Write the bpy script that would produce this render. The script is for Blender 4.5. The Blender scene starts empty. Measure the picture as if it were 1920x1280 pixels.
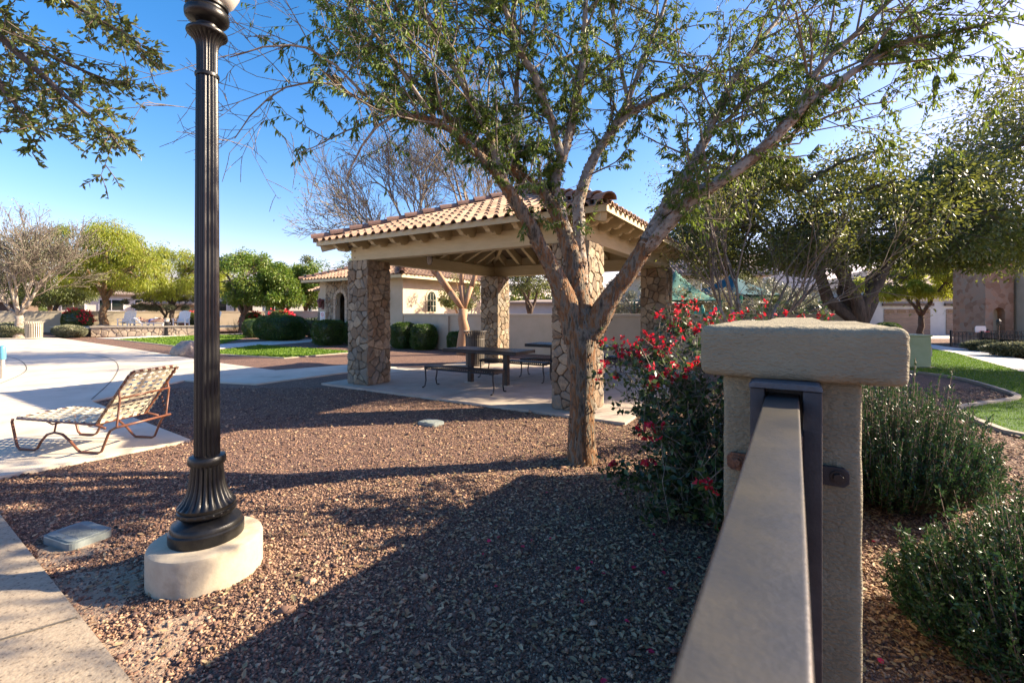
import bpy, bmesh, math, random
import numpy as np
from mathutils import Vector, Matrix
random.seed(7)
R = math.radians
sc = bpy.context.scene
col = sc.collection

# ------------------------------------------------------------------ camera, sky, sun, exposure
EYE = 1.5
cam_d = bpy.data.cameras.new("camera"); cam = bpy.data.objects.new("camera", cam_d); col.objects.link(cam)
cam.location = (0, 0, EYE); cam.rotation_euler = (R(90), 0, 0)
cam_d.sensor_width = 36; cam_d.lens = 16; cam_d.shift_y = -55/1920.0
cam_d.clip_start = 0.02; cam_d.clip_end = 2000
cam_d.dof.use_dof = True; cam_d.dof.focus_distance = 6.0; cam_d.dof.aperture_fstop = 7.0
sc.camera = cam
sc.render.resolution_x = 1024; sc.render.resolution_y = 682

SUN_AZ = math.atan2(0.985, 0.17)      # from +Y towards +X
SUN_EL = R(28.5)
world = bpy.data.worlds.new("World"); sc.world = world; world.use_nodes = True
wn = world.node_tree.nodes; wl = world.node_tree.links
bg = wn["Background"]
sky = wn.new("ShaderNodeTexSky"); sky.sky_type = 'NISHITA'; sky.sun_disc = False
sky.sun_elevation = SUN_EL; sky.sun_rotation = SUN_AZ
sky.air_density = 1.0; sky.dust_density = 0.8; sky.ozone_density = 4.5
hs = wn.new("ShaderNodeHueSaturation"); hs.inputs['Saturation'].default_value = 1.30
tint = wn.new("ShaderNodeMix"); tint.data_type = 'RGBA'; tint.blend_type = 'MULTIPLY'; tint.inputs[0].default_value = 1
tint.inputs[7].default_value = (1.34, .78, .71, 1)
wl.new(sky.outputs[0], hs.inputs['Color']); wl.new(hs.outputs[0], tint.inputs[6]); wl.new(tint.outputs[2], bg.inputs[0])
bg.inputs[1].default_value = 0.11
sd = bpy.data.lights.new("sun", 'SUN'); sd.energy = 4.4; sd.angle = R(0.5); sd.color = (1, .84, .62)
so = bpy.data.objects.new("sun", sd); col.objects.link(so); so.location = (8, 1, 12)
S = Vector((math.sin(SUN_AZ)*math.cos(SUN_EL), math.cos(SUN_AZ)*math.cos(SUN_EL), math.sin(SUN_EL)))
so.rotation_euler = (-S).to_track_quat('-Z', 'Y').to_euler()
sc.view_settings.view_transform = 'Standard'; sc.view_settings.look = 'None'
sc.view_settings.exposure = 1.95; sc.view_settings.gamma = 1

# ------------------------------------------------------------------ frames
TH = R(31.8); CU, SU = math.cos(TH), math.sin(TH)
def W(a, b, z=0.0): return Vector((a*CU + b*SU, -a*SU + b*CU, z))
def at(px, py, Y): return Vector(((px-960)/853.0*Y, Y, EYE + (585-py)/853.0*Y))
def G(px, py, z=0.0):
    Y = (EYE-z)*853.0/(py-585); return Vector(((px-960)/853.0*Y, Y, z))

# ------------------------------------------------------------------ materials
def mk(name, cols, scale=8, rough=.8, bump=0, bscale=40, metal=0, island=0, detail=6, trans=0, spec=.5, voro=0, tcol=None, bdist=.02, coord='Object', stretch=None):
    m = bpy.data.materials.new(name); m.use_nodes = True
    n = m.node_tree.nodes; l = m.node_tree.links; b = n["Principled BSDF"]
    tc = n.new("ShaderNodeTexCoord"); vec = tc.outputs[coord]
    if stretch:
        mp = n.new("ShaderNodeMapping"); mp.inputs['Scale'].default_value = stretch
        l.new(vec, mp.inputs[0]); vec = mp.outputs[0]
    no = n.new("ShaderNodeTexNoise"); no.inputs['Scale'].default_value = scale; no.inputs['Detail'].default_value = detail
    no.inputs['Roughness'].default_value = .65
    l.new(vec, no.inputs['Vector'])
    fac = no.outputs[0]
    if island:
        ge = n.new("ShaderNodeNewGeometry")
        mx = n.new("ShaderNodeMix"); mx.data_type = 'FLOAT'; mx.inputs[0].default_value = island
        mr = n.new("ShaderNodeMapRange"); mr.inputs[1].default_value = .3; mr.inputs[2].default_value = .7
        l.new(fac, mr.inputs[0]); l.new(mr.outputs[0], mx.inputs[2]); l.new(ge.outputs['Random Per Island'], mx.inputs[3]); fac = mx.outputs[0]
        lo, hi = 0.0, 1.0
    else: lo, hi = .3, .7
    if voro:
        vo = n.new("ShaderNodeTexVoronoi"); vo.inputs['Scale'].default_value = voro
        l.new(vec, vo.inputs['Vector'])
        se = n.new("ShaderNodeSeparateColor"); l.new(vo.outputs['Color'], se.inputs[0])
        mx = n.new("ShaderNodeMix"); mx.data_type = 'FLOAT'; mx.inputs[0].default_value = .8
        l.new(fac, mx.inputs[2]); l.new(se.outputs[0], mx.inputs[3]); fac = mx.outputs[0]; lo, hi = 0.08, .95
    cr = n.new("ShaderNodeValToRGB"); e = cr.color_ramp.elements
    for i, c in enumerate(cols):
        p = lo + (hi-lo)*(i/(max(1, len(cols)-1)))
        el = e[i] if i < 2 else e.new(p)
        el.position = p; el.color = (*c, 1)
    l.new(fac, cr.inputs[0]); l.new(cr.outputs[0], b.inputs['Base Color'])
    b.inputs['Roughness'].default_value = rough; b.inputs['Metallic'].default_value = metal
    b.inputs['Specular IOR Level'].default_value = spec
    if bump:
        bp = n.new("ShaderNodeBump"); bp.inputs['Strength'].default_value = bump; bp.inputs['Distance'].default_value = bdist
        if voro:
            l.new(vo.outputs['Distance'], bp.inputs['Height']); bp.invert = True
        else:
            n2 = n.new("ShaderNodeTexNoise"); n2.inputs['Scale'].default_value = bscale; n2.inputs['Detail'].default_value = 5
            l.new(vec, n2.inputs['Vector']); l.new(n2.outputs[0], bp.inputs['Height'])
        l.new(bp.outputs[0], b.inputs['Normal'])
    if trans:
        tr = n.new("ShaderNodeBsdfTranslucent"); ms = n.new("ShaderNodeMixShader"); ms.inputs[0].default_value = trans
        if tcol: tr.inputs[0].default_value = (*tcol, 1)
        else: l.new(cr.outputs[0], tr.inputs[0])
        l.new(b.outputs[0], ms.inputs[1]); l.new(tr.outputs[0], ms.inputs[2])
        l.new(ms.outputs[0], n["Material Output"].inputs[0])
    return m

M = {}
M['gravel'] = mk('gravel', [(.02, .012, .010), (.13, .068, .048), (.26, .145, .095), (.09, .05, .038), (.44, .27, .17)], scale=1.2, voro=75, bump=1.0, bdist=.012, rough=.9)
M['stone_chip'] = mk('stone_chip', [(.03, .018, .015), (.12, .068, .053), (.22, .122, .082), (.08, .046, .038), (.29, .17, .11), (.50, .33, .21), (.13, .09, .075)], scale=3, island=.85, rough=.85)
M['fallen_leaf'] = mk('fallen_leaf', [(.14, .075, .035), (.36, .23, .12), (.52, .39, .23), (.28, .15, .07), (.24, .20, .10), (.40, .29, .17)], scale=3, island=.9, rough=.7, trans=.15)
M['petal'] = mk('petal', [(.55, .01, .06), (.75, .02, .10)], island=.9, rough=.6, trans=.3)
M['dirt'] = mk('dirt', [(.24, .165, .11), (.40, .29, .20)], scale=9, rough=.95, bump=.6, bscale=80)
def concrete(name, c1, c2, spots=True):
    m = mk(name, [c1, c2], scale=3, rough=.85, bump=.25, bscale=160, bdist=.006, detail=10)
    return m
M['deck'] = mk('deck', [(.38, .31, .23), (.55, .47, .36), (.60, .52, .405), (.66, .58, .46)], scale=1.1, rough=.85, bump=.25, bscale=160, bdist=.006, detail=12)
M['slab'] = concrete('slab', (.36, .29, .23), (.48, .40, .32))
M['walk'] = concrete('walk', (.48, .45, .40), (.62, .59, .53))
M['strip'] = mk('strip', [(.07, .055, .04), (.28, .22, .155), (.33, .265, .19), (.35, .285, .205), (.38, .31, .225)], scale=55, rough=.9, bump=.6, bscale=75, bdist=.006, detail=3)
M['joint'] = mk('joint', [(.10, .085, .07), (.16, .14, .11)], rough=.95)
M['curb'] = concrete('curb', (.27, .23, .18), (.40, .345, .27))
M['lawn'] = mk('lawn', [(.03, .08, .006), (.05, .13, .01), (.08, .17, .015)], scale=60, rough=.9, bump=.8, bscale=200)
M['blade'] = mk('blade', [(.07, .15, .006), (.12, .22, .01), (.19, .29, .02)], scale=4, island=.8, rough=.6, trans=.35)
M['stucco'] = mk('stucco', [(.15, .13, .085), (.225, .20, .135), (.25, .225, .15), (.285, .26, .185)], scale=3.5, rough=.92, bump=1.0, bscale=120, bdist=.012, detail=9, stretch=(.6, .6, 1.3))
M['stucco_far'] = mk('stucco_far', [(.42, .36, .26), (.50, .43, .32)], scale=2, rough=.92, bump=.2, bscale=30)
M['white_stucco'] = mk('white_stucco', [(.62, .58, .50), (.72, .68, .6)], scale=2, rough=.9)
M['grey_stucco'] = mk('grey_stucco', [(.42, .43, .44), (.50, .51, .52)], scale=2, rough=.9)
M['beam'] = mk('beam', [(.46, .385, .225), (.54, .46, .28)], scale=4, rough=.7, bump=.3, bscale=30, stretch=(1, 1, 6), bdist=.006)
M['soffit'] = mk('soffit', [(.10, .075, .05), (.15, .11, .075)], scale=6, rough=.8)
M['tile'] = mk('tile', [(.20, .12, .078), (.32, .205, .135), (.40, .275, .185), (.26, .165, .11)], scale=6, island=.7, rough=.85, bump=.2, bscale=60)
M['tile_dark'] = mk('tile_dark', [(.16, .085, .06), (.26, .15, .11), (.20, .12, .09)], scale=6, island=.7, rough=.85, bump=.2, bscale=60)
M['tile_grey'] = mk('tile_grey', [(.20, .15, .12), (.32, .25, .20)], scale=6, island=.7, rough=.85)
M['rock'] = mk('rock', [(.085, .06, .038), (.23, .16, .095), (.15, .12, .085), (.36, .285, .185), (.18, .165, .135), (.29, .215, .13)], scale=11, island=.68, rough=.88, bump=.6, bscale=35, bdist=.012)
M['rock_pale'] = mk('rock_pale', [(.30, .22, .15), (.48, .39, .28), (.38, .29, .2)], scale=9, island=.6, rough=.88, bump=.4, bscale=35)
M['mortar'] = mk('mortar', [(.085, .065, .05), (.14, .11, .085)], scale=20, rough=.95, bump=.4)
M['brick'] = mk('brick', [(.27, .145, .085), (.42, .25, .16), (.34, .25, .18)], scale=12, rough=.9, bump=.5, voro=5, bdist=.03)
M['bronze'] = mk('bronze', [(.005, .005, .0055), (.013, .0125, .012)], scale=30, rough=.36, bump=.08, bscale=200, spec=.4)
M['black_metal'] = mk('black_metal', [(.006, .0065, .008), (.016, .016, .018)], scale=20, rough=.42, spec=.5)
M['rail_paint'] = mk('rail_paint', [(.026, .028, .032), (.04, .041, .043), (.068, .062, .050), (.034, .036, .04)], scale=3.2, rough=.34, bump=.06, bscale=140, stretch=(1, 1, 1), detail=9, spec=.6)
M['post_paint'] = mk('post_paint', [(.010, .010, .013), (.02, .02, .024), (.035, .033, .035)], scale=14, rough=.55, bump=.08, bscale=120)
M['post_plate'] = mk('post_plate', [(.035, .045, .06), (.07, .085, .10)], scale=18, rough=.5, bump=.2, bscale=80)
M['rust'] = mk('rust', [(.05, .025, .018), (.16, .075, .04), (.08, .05, .04)], scale=40, rough=.8, bump=.4, bscale=150)
M['globe'] = mk('globe', [(.62, .60, .55), (.72, .70, .66)], rough=.35, trans=.25)
M['bark'] = mk('bark', [(.028, .02, .013), (.09, .07, .046), (.19, .16, .115), (.22, .095, .03), (.08, .063, .042), (.24, .205, .15)], scale=7, rough=.9, bump=1.0, bscale=28, bdist=.03, stretch=(2.6, 2.6, .6), detail=9)
M['bark_grey'] = mk('bark_grey', [(.11, .09, .07), (.22, .19, .155), (.31, .275, .235), (.18, .11, .06), (.26, .23, .19)], scale=7, rough=.9, bump=.8, bscale=26, bdist=.02, detail=9)
M['bark_dark'] = mk('bark_dark', [(.06, .045, .035), (.15, .11, .085)], scale=9, rough=.95, bump=.9, bscale=25, bdist=.03, stretch=(2, 2, .6))
M['bark_tan'] = mk('bark_tan', [(.28, .14, .07), (.38, .23, .13), (.32, .16, .08)], scale=6, rough=.8, bump=.3, bscale=20, stretch=(2, 2, .4))
M['twig'] = mk('twig', [(.13, .105, .08), (.24, .20, .16)], scale=9, rough=.9)
M['twig_dark'] = mk('twig_dark', [(.10, .07, .055), (.20, .14, .11)], scale=9, rough=.9)
def leafm(n, cols, tr=.3, rough=.42, isl=.6, spec=.5, tcol=None): return mk(n, cols, scale=.9, island=isl, rough=rough, trans=tr, spec=spec, tcol=tcol)
M['leaf_main'] = leafm('leaf_main', [(.030, .060, .014), (.055, .10, .02), (.10, .16, .03), (.19, .23, .05)], .38, rough=.52, spec=.35, tcol=(.17, .24, .035))
M['leaf_oak'] = leafm('leaf_oak', [(.04, .065, .016), (.07, .10, .025), (.11, .145, .038), (.15, .17, .045)], .36, tcol=(.22, .24, .05))
M['leaf_olive'] = leafm('leaf_olive', [(.035, .055, .015), (.07, .095, .024), (.13, .16, .04), (.22, .22, .06)], .34, tcol=(.22, .24, .04))
M['leaf_bright'] = leafm('leaf_bright', [(.05, .11, .015), (.10, .19, .02), (.18, .25, .03), (.25, .22, .04)], .35)
M['leaf_lime'] = leafm('leaf_lime', [(.13, .19, .02), (.22, .28, .03), (.30, .33, .04), (.34, .28, .05)], .5, tcol=(.42, .46, .05))
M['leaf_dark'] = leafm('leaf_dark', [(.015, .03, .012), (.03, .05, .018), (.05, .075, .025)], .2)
M['leaf_sage'] = leafm('leaf_sage', [(.10, .12, .07), (.18, .19, .11), (.24, .22, .13)], .25)
M['leaf_tan'] = leafm('leaf_tan', [(.20, .17, .08), (.30, .26, .13), (.36, .30, .16)], .3)
M['leaf_hedge'] = leafm('leaf_hedge', [(.035, .075, .012), (.06, .12, .018), (.12, .18, .03)], .25)
M['leaf_shrub'] = leafm('leaf_shrub', [(.022, .055, .018), (.035, .085, .025), (.07, .14, .04)], .22, rough=.38, spec=.5)
M['leaf_boug'] = leafm('leaf_boug', [(.018, .042, .018), (.035, .07, .025), (.07, .12, .03), (.16, .20, .04)], .28, rough=.38)
M['bract'] = leafm('bract', [(.50, .01, .015), (.72, .02, .04), (.62, .015, .10)], .35, rough=.6)
M['bin_metal'] = mk('bin_metal', [(.06, .05, .04), (.10, .085, .07)], rough=.5)
M['footing'] = mk('footing', [(.30, .25, .175), (.42, .36, .265), (.36, .30, .22)], scale=7, rough=.95, bump=.35, bscale=30, bdist=.006, detail=9)
M['strap'] = mk('strap', [(.58, .52, .38), (.68, .62, .48)], scale=5, rough=.5, trans=.12)
M['lounge_frame'] = mk('lounge_frame', [(.12, .045, .025), (.19, .075, .04)], scale=14, rough=.4)
M['box_lid'] = mk('box_lid', [(.15, .175, .17), (.21, .24, .235)], scale=14, rough=.75, bump=.1)
M['util_green'] = mk('util_green', [(.36, .39, .20), (.42, .45, .25)], scale=4, rough=.6)
M['glass'] = mk('glass', [(.012, .02, .018), (.03, .045, .04)], scale=1, rough=.08, spec=.8)
M['garage'] = mk('garage', [(.20, .14, .105), (.25, .18, .135)], scale=2, rough=.7)
M['trim_brown'] = mk('trim_brown', [(.10, .07, .05), (.14, .10, .075)], rough=.8)
M['white'] = mk('white', [(.74, .73, .70), (.80, .79, .77)], rough=.6)
M['beige_metal'] = mk('beige_metal', [(.42, .37, .28), (.50, .45, .35)], rough=.5)
M['green_sail'] = mk('green_sail', [(.09, .25, .19), (.14, .32, .25)], rough=.8, trans=.4)
M['blue_sail'] = mk('blue_sail', [(.02, .10, .13), (.035, .14, .17)], rough=.8, trans=.4)
M['green_paint'] = mk('green_paint', [(.01, .22, .15), (.02, .30, .2)], rough=.4)
M['red_paint'] = mk('red_paint', [(.6, .03, .04), (.7, .04, .05)], rough=.5)
M['lantern'] = mk('lantern', [(.12, .035, .03), (.2, .06, .05)], rough=.6)
M['blue'] = mk('blue', [(.08, .28, .42), (.12, .36, .5)], rough=.4)
M['boulder'] = mk('boulder', [(.17, .13, .10), (.36, .30, .24), (.26, .20, .15)], scale=6, rough=.9, bump=.8, bscale=9, bdist=.05)
M['skin'] = mk('skin', [(.42, .24, .16), (.5, .3, .2)], rough=.5)
M['cloth_blue'] = mk('cloth_blue', [(.04, .07, .25), (.08, .12, .35)], rough=.9)
M['hair'] = mk('hair', [(.05, .03, .02), (.09, .05, .03)], rough=.6)
M['bg_grey'] = mk('bg_grey', [(.25, .22, .2), (.35, .3, .27)], rough=.9)

# ------------------------------------------------------------------ object helpers
def tag(o, label=None, cat=None, group=None, kind=None):
    if label: o['label'] = label
    if cat: o['category'] = cat
    if group: o['group'] = group
    if kind: o['kind'] = kind
    return o
def empty(name, loc=(0, 0, 0), rz=0.0, label=None, cat=None, group=None):
    o = bpy.data.objects.new(name, None); col.objects.link(o); o.location = loc; o.rotation_euler = (0, 0, rz)
    o.empty_display_size = .1
    return tag(o, label, cat, group)
def link(name, me, m, parent=None, smooth=False):
    if m is not None: me.materials.append(m)
    if smooth: me.polygons.foreach_set('use_smooth', [True]*len(me.polygons))
    o = bpy.data.objects.new(name, me); col.objects.link(o)
    if parent is not None: o.parent = parent
    return o
def kids(o): return [c for c in list(bpy.data.objects) if c.parent == o]
def copy_tree(o, parent=None):
    c = o.copy(); col.objects.link(c); c.parent = parent
    for ch in kids(o): copy_tree(ch, c)
    return c
class MB:
    def __init__(s): s.v = []; s.f = []
    def add(s, vs, fs):
        n = len(s.v); s.v += [tuple(v) for v in vs]; s.f += [tuple(i+n for i in f) for f in fs]; return s
    def box(s, x0, x1, y0, y1, z0, z1):
        return s.add([(x0,y0,z0),(x1,y0,z0),(x1,y1,z0),(x0,y1,z0),(x0,y0,z1),(x1,y0,z1),(x1,y1,z1),(x0,y1,z1)],
                     [(0,3,2,1),(4,5,6,7),(0,1,5,4),(1,2,6,5),(2,3,7,6),(3,0,4,7)])
    def bar(s, p, q, w, h, up=Vector((0,0,1))):
        p, q = Vector(p), Vector(q); d = (q-p).normalized(); sd = d.cross(up)
        if sd.length < 1e-4: sd = d.cross(Vector((1,0,0)))
        sd.normalize(); u2 = sd.cross(d).normalized()
        vs = [c+sd*i*w/2+u2*j*h/2 for c in (p, q) for i, j in ((-1,-1),(1,-1),(1,1),(-1,1))]
        return s.add(vs, [(3,2,1,0),(4,5,6,7),(0,1,5,4),(1,2,6,5),(2,3,7,6),(3,0,4,7)])
    def tube(s, pts, r, k=8, cap=True, jit=0):
        pts = [Vector(p) for p in pts]; n0 = len(s.v)
        rs = r if hasattr(r, '__len__') else [r]*len(pts)
        ref = None
        for i, p in enumerate(pts):
            d = (pts[min(i+1, len(pts)-1)]-pts[max(i-1, 0)]).normalized()
            if ref is None:
                ref = d.cross(Vector((0,0,1)) if abs(d.z) < .9 else Vector((1,0,0))).normalized()
            a = (ref - d*ref.dot(d)).normalized(); b = d.cross(a); ref = a
            for j in range(k):
                t = 2*math.pi*j/k; rr = rs[i]*(1+jit*(random.random()-.5)*2) if jit else rs[i]
                s.v.append(tuple(p + (a*math.cos(t)+b*math.sin(t))*rr))
        for i in range(len(pts)-1):
            for j in range(k):
                a = n0+i*k+j; b = n0+i*k+(j+1) % k
                s.f.append((a, b, b+k, a+k))
        if cap:
            s.f.append(tuple(n0+j for j in reversed(range(k)))); e = n0+(len(pts)-1)*k
            s.f.append(tuple(e+j for j in range(k)))
        return s
    def lathe(s, prof, k=32, c=(0,0,0), mod=None, z_ax=True):
        n0 = len(s.v)
        for i, (r, z) in enumerate(prof):
            for j in range(k):
                t = 2*math.pi*j/k; rr = r*(mod(t, i) if mod else 1)
                s.v.append((c[0]+rr*math.cos(t), c[1]+rr*math.sin(t), c[2]+z))
        for i in range(len(prof)-1):
            for j in range(k):
                a = n0+i*k+j; b = n0+i*k+(j+1) % k
                s.f.append((a, b, b+k, a+k))
        s.f.append(tuple(n0+j for j in reversed(range(k)))); e = n0+(len(prof)-1)*k
        s.f.append(tuple(e+j for j in range(k)))
        return s
    def prism(s, poly, axis, a, b):       # poly 2D extruded along axis: 'y' poly=(x,z); 'x' poly=(y,z); 'z' poly=(x,y)
        n = len(poly)
        def P(u, v, t): return {'y': (u, t, v), 'x': (t, u, v), 'z': (u, v, t)}[axis]
        vs = [P(u, v, a) for u, v in poly]+[P(u, v, b) for u, v in poly]
        fs = [tuple(range(n)), tuple(reversed(range(n, 2*n)))]+[(i, i+n, (i+1) % n+n, (i+1) % n) for i in range(n)]
        return s.add(vs, fs)
    def xf(s, n0, mat):
        for i in range(n0, len(s.v)): s.v[i] = tuple(mat @ Vector(s.v[i]))
        return s
    def build(s, name, m, parent=None, smooth=False, bevel=0, seg=2, autos=False):
        me = bpy.data.meshes.new(name); me.from_pydata(s.v, [], s.f)
        if bevel or autos or True:
            b = bmesh.new(); b.from_mesh(me)
            if len(b.faces) < 60000: bmesh.ops.recalc_face_normals(b, faces=b.faces)
            if bevel: bmesh.ops.bevel(b, geom=b.edges[:], offset=bevel, segments=seg, affect='EDGES', profile=.6)
            b.to_mesh(me); b.free()
        o = link(name, me, m, parent, smooth)
        if smooth == 'auto' or autos:
            try: me.set_sharp_from_angle(angle=R(40))
            except Exception: pass
        return o
def npmesh(name, V, F, m, parent=None, smooth=False):
    """V (n,3), F (k, c) faces all with c corners (or a list of such arrays)."""
    Fs = F if isinstance(F, list) else [F]
    me = bpy.data.meshes.new(name); V = np.asarray(V, dtype=np.float32)
    me.vertices.add(len(V)); me.vertices.foreach_set('co', V.ravel())
    loops = np.concatenate([f.ravel() for f in Fs]).astype(np.int32)
    tot = np.concatenate([np.full(len(f), f.shape[1]) for f in Fs]).astype(np.int32)
    st = np.concatenate([[0], np.cumsum(tot)[:-1]]).astype(np.int32)
    me.loops.add(len(loops)); me.loops.foreach_set('vertex_index', loops)
    me.polygons.add(len(tot)); me.polygons.foreach_set('loop_start', st); me.polygons.foreach_set('loop_total', tot)
    me.update(calc_edges=True)
    if smooth: me.polygons.foreach_set('use_smooth', np.ones(len(tot), dtype=bool))
    return link(name, me, m, parent)
rng = np.random.default_rng(11)
def unit(a): return a/np.maximum(np.linalg.norm(a, axis=-1, keepdims=True), 1e-9)
def leaf_geo(P, D, L, Wd, fold=.25, r=rng):
    """diamond, slightly folded leaves rooted at P pointing along D"""
    n = len(P); D = unit(D); L = L*(r.uniform(.65, 1.25, n))[:, None]
    side = unit(np.cross(D, r.normal(size=(n, 3)))); up = np.cross(side, D); w = L*(Wd/2)
    V = np.stack([P, P+D*L*.42+side*w+up*w*fold, P+D*L-up*L*.08, P+D*L*.42-side*w+up*w*fold], 1).reshape(-1, 3)
    b = np.arange(n)[:, None]*4
    return V, np.concatenate([b+[[0, 1, 2]], b+[[0, 2, 3]]])
def leaves(name, P, D, L, Wd, m, parent=None, **k):
    V, F = leaf_geo(np.asarray(P), np.asarray(D), L, Wd, **k); return npmesh(name, V, F, m, parent)
def segs(A, B, RA, RB, k=3):
    A = np.asarray(A, float); B = np.asarray(B, float); n = len(A)
    d = unit(B-A); ref = np.where(np.abs(d[:, 2:3]) < .9, [[0, 0, 1.]], [[1., 0, 0]])
    s = unit(np.cross(d, ref)); t = np.cross(d, s)
    an = np.arange(k)*2*np.pi/k
    ring = s[:, None]*np.cos(an)[None, :, None]+t[:, None]*np.sin(an)[None, :, None]
    V = np.concatenate([A[:, None]+ring*np.asarray(RA)[:, None, None], B[:, None]+ring*np.asarray(RB)[:, None, None]], 1).reshape(-1, 3)
    j = np.arange(k); f = np.stack([j, (j+1) % k, (j+1) % k+k, j+k], 1)
    return V, (np.arange(n)[:, None, None]*2*k+f[None]).reshape(-1, 4)
def rvec(r=random):
    while True:
        v = Vector((r.uniform(-1, 1), r.uniform(-1, 1), r.uniform(-1, 1)))
        if .05 < v.length < 1: return v.normalized()

# ------------------------------------------------------------------ ground, paving, lawns
def sheet(name, poly, z, m, thick=0, kind='structure'):
    mb = MB(); pts = [(p[0], p[1]) for p in poly]
    ar = sum(pts[i][0]*pts[(i+1) % len(pts)][1]-pts[(i+1) % len(pts)][0]*pts[i][1] for i in range(len(pts)))
    if ar < 0: pts.reverse()
    n = len(pts)
    vs = [(x, y, z) for x, y in pts]; fs = [tuple(range(n))]
    if thick:
        vs += [(x, y, z-thick) for x, y in pts]; fs += [(i, i+n, (i+1) % n+n, (i+1) % n) for i in range(n)]
    mb.add(vs, fs); o = mb.build(name, m); tag(o, kind=kind); return o
g = MB(); g.add([(-400,-200,0),(400,-200,0),(400,600,0),(-400,600,0)], [(0,1,2,3)])
tag(g.build('ground', M['gravel']), kind='structure')

DECK = [G(357,828), G(172,755), G(345,715), G(480,722), G(655,699), W(-8.3,7.6), W(-8.3,8.9), G(655,685), G(517,696), G(412,682), G(250,655), G(130,637), G(88,631.5), (-60, 30), (-60, -2), (-8, -2), G(-260,950)]
sheet('pool_deck', DECK, .03, M['deck'], .1)
sheet('walkway', [G(-700, 1140), G(0, 970), G(240, 1280), G(520, 1700), (-1.2, -1), (-9, -1)], .03, M['strip'], .1)
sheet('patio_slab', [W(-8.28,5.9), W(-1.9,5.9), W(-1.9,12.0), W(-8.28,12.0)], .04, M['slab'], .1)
LAWN_A = [G(412,657), G(486,647), G(652,658.5), G(652,661), G(534,671), G(412,664)]
LAWN_B = [G(215,636.5), G(360,629.5), G(461,627), G(461,633), G(415,645), G(345,650.5), G(300,645)]
LAWN_R = [G(1714,699), G(1800,710), G(1875,732), G(1912,745), G(1901,751), G(1837,759), G(1800,772), G(1840,795), G(1920,825), (7.5,4.5), (12,2), (19,11.5), G(1920,699), G(1790,662), G(1735,652), G(1690,652), (10.5,17), (9.6,12.5)]
sheet('lawn', LAWN_A, .012, M['lawn']); sheet('lawn', LAWN_B, .012, M['lawn']); sheet('lawn', LAWN_R, .012, M['lawn'])
sheet('path', [G(412,646), G(500,640), G(560,636.5), G(590,637), G(582,641.5), G(500,647.5), G(412,654)], .02, M['walk'], .05)
sheet('path', [G(180,634.6), G(260,631), G(360,626.5), G(455,624.5), G(455,626), G(360,628.6), G(215,635.6)], .02, M['walk'], .05)
sheet('path', [G(1690,650), G(1735,652), G(1790,662), G(1920,699), (21,11), (24,9), (26,11), G(1920,675), G(1850,660), G(1770,650), G(1740,645), G(1690,645)], .02, M['walk'], .05)
sheet('driveway', [(19, 25.5), (60, 25.5), (60, 30), (19, 30)], .01, M['walk'])
def strip_line(name, pts, w, z, m, h=0):
    mb = MB(); pts = [Vector((p[0], p[1], 0)) for p in pts]; L = []; Rr = []
    for i, p in enumerate(pts):
        d = (pts[min(i+1, len(pts)-1)]-pts[max(0, i-1)]).normalized(); n = Vector((-d.y, d.x, 0))*w/2
        L.append(p+n); Rr.append(p-n)
    n = len(pts)
    vs = [(p.x, p.y, z) for p in L]+[(p.x, p.y, z) for p in Rr]
    fs = [(i+n, i+n+1, i+1, i) for i in range(n-1)]
    if h:
        vs += [(p.x, p.y, z-h) for p in L]+[(p.x, p.y, z-h) for p in Rr]
        for i in range(n-1):
            fs += [(i, i+1, i+1+2*n, i+2*n), (i+n, i+3*n, i+1+3*n, i+1+n)]
        fs += [(0, 2*n, 3*n, n), (n-1, 2*n-1, 4*n-1, 3*n-1)]
    mb.add(vs, fs); return tag(mb.build(name, m), kind='structure')
def smooth_poly(p, it=2):
    p = [Vector((q[0], q[1], 0)) for q in p]
    for _ in range(it):
        q = [p[0]]
        for a, b in zip(p[:-1], p[1:]): q += [a*.75+b*.25, a*.25+b*.75]
        p = q+[p[-1]]
    return p
strip_line('kerb', smooth_poly([G(1690,696), G(1714,699), G(1800,710), G(1875,732), G(1912,745), G(1901,751), G(1837,759), G(1795,766)]), .085, .05, M['curb'], .1)
strip_line('kerb', smooth_poly([G(1800,778), G(1840,795), G(1920,825), (7.6,4.4)]), .09, .05, M['curb'], .1)
for P in ([G(1180,1760), G(640,1280), G(0,0+900)],):
    pass
strip_line('deck_joint', smooth_poly([G(135,661), G(180,667), G(215,676), G(224,690), G(217,706), G(205,722), G(172,752)]), .02, .034, M['joint'])
strip_line('deck_joint', smooth_poly([G(-60,664), G(0,668), G(35,674), G(53,690), G(45,703), G(0,722)]), .02, .034, M['joint'])
strip_line('deck_joint', [G(270,654), G(400,681)], .018, .034, M['joint'])
strip_line('deck_joint', [G(45,654), G(135,661)], .018, .034, M['joint'])
strip_line('deck_joint', [G(-140,1240, .03), G(144,1157,.03)], .014, .034, M['joint'])
strip_line('deck_joint', [W(-5.1,5.95), W(-5.1,11.9)], .012, .044, M['joint'])
strip_line('deck_joint', [W(-8.2,8.3), W(-2,8.3)], .012, .044, M['joint'])
strip_line('lawn_edge', [G(412,664.8), G(534,672), G(652,662)], .09, .03, M['curb'], .05)
strip_line('lawn_edge', [G(215,636.8), G(300,646), G(345,651.5), G(415,646)], .09, .03, M['curb'], .05)
mb = MB()   # dirt patch beside the walkway
for c, r_ in ((G(190,1110), .42), (G(255,1230), .3), (G(120,1040), .25)):
    vs = []
    for i in range(28):
        t = i*2*math.pi/28; q = r_*(1+.25*math.sin(3*t+c.x*9)+.12*math.sin(7*t)); vs.append((c.x+q*math.cos(t)*.7, c.y+q*math.sin(t)*.8, .004+.001*r_))
    mb.add(vs, [tuple(range(28))])
tag(mb.build('bare_soil', M['dirt']), kind='structure')

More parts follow.
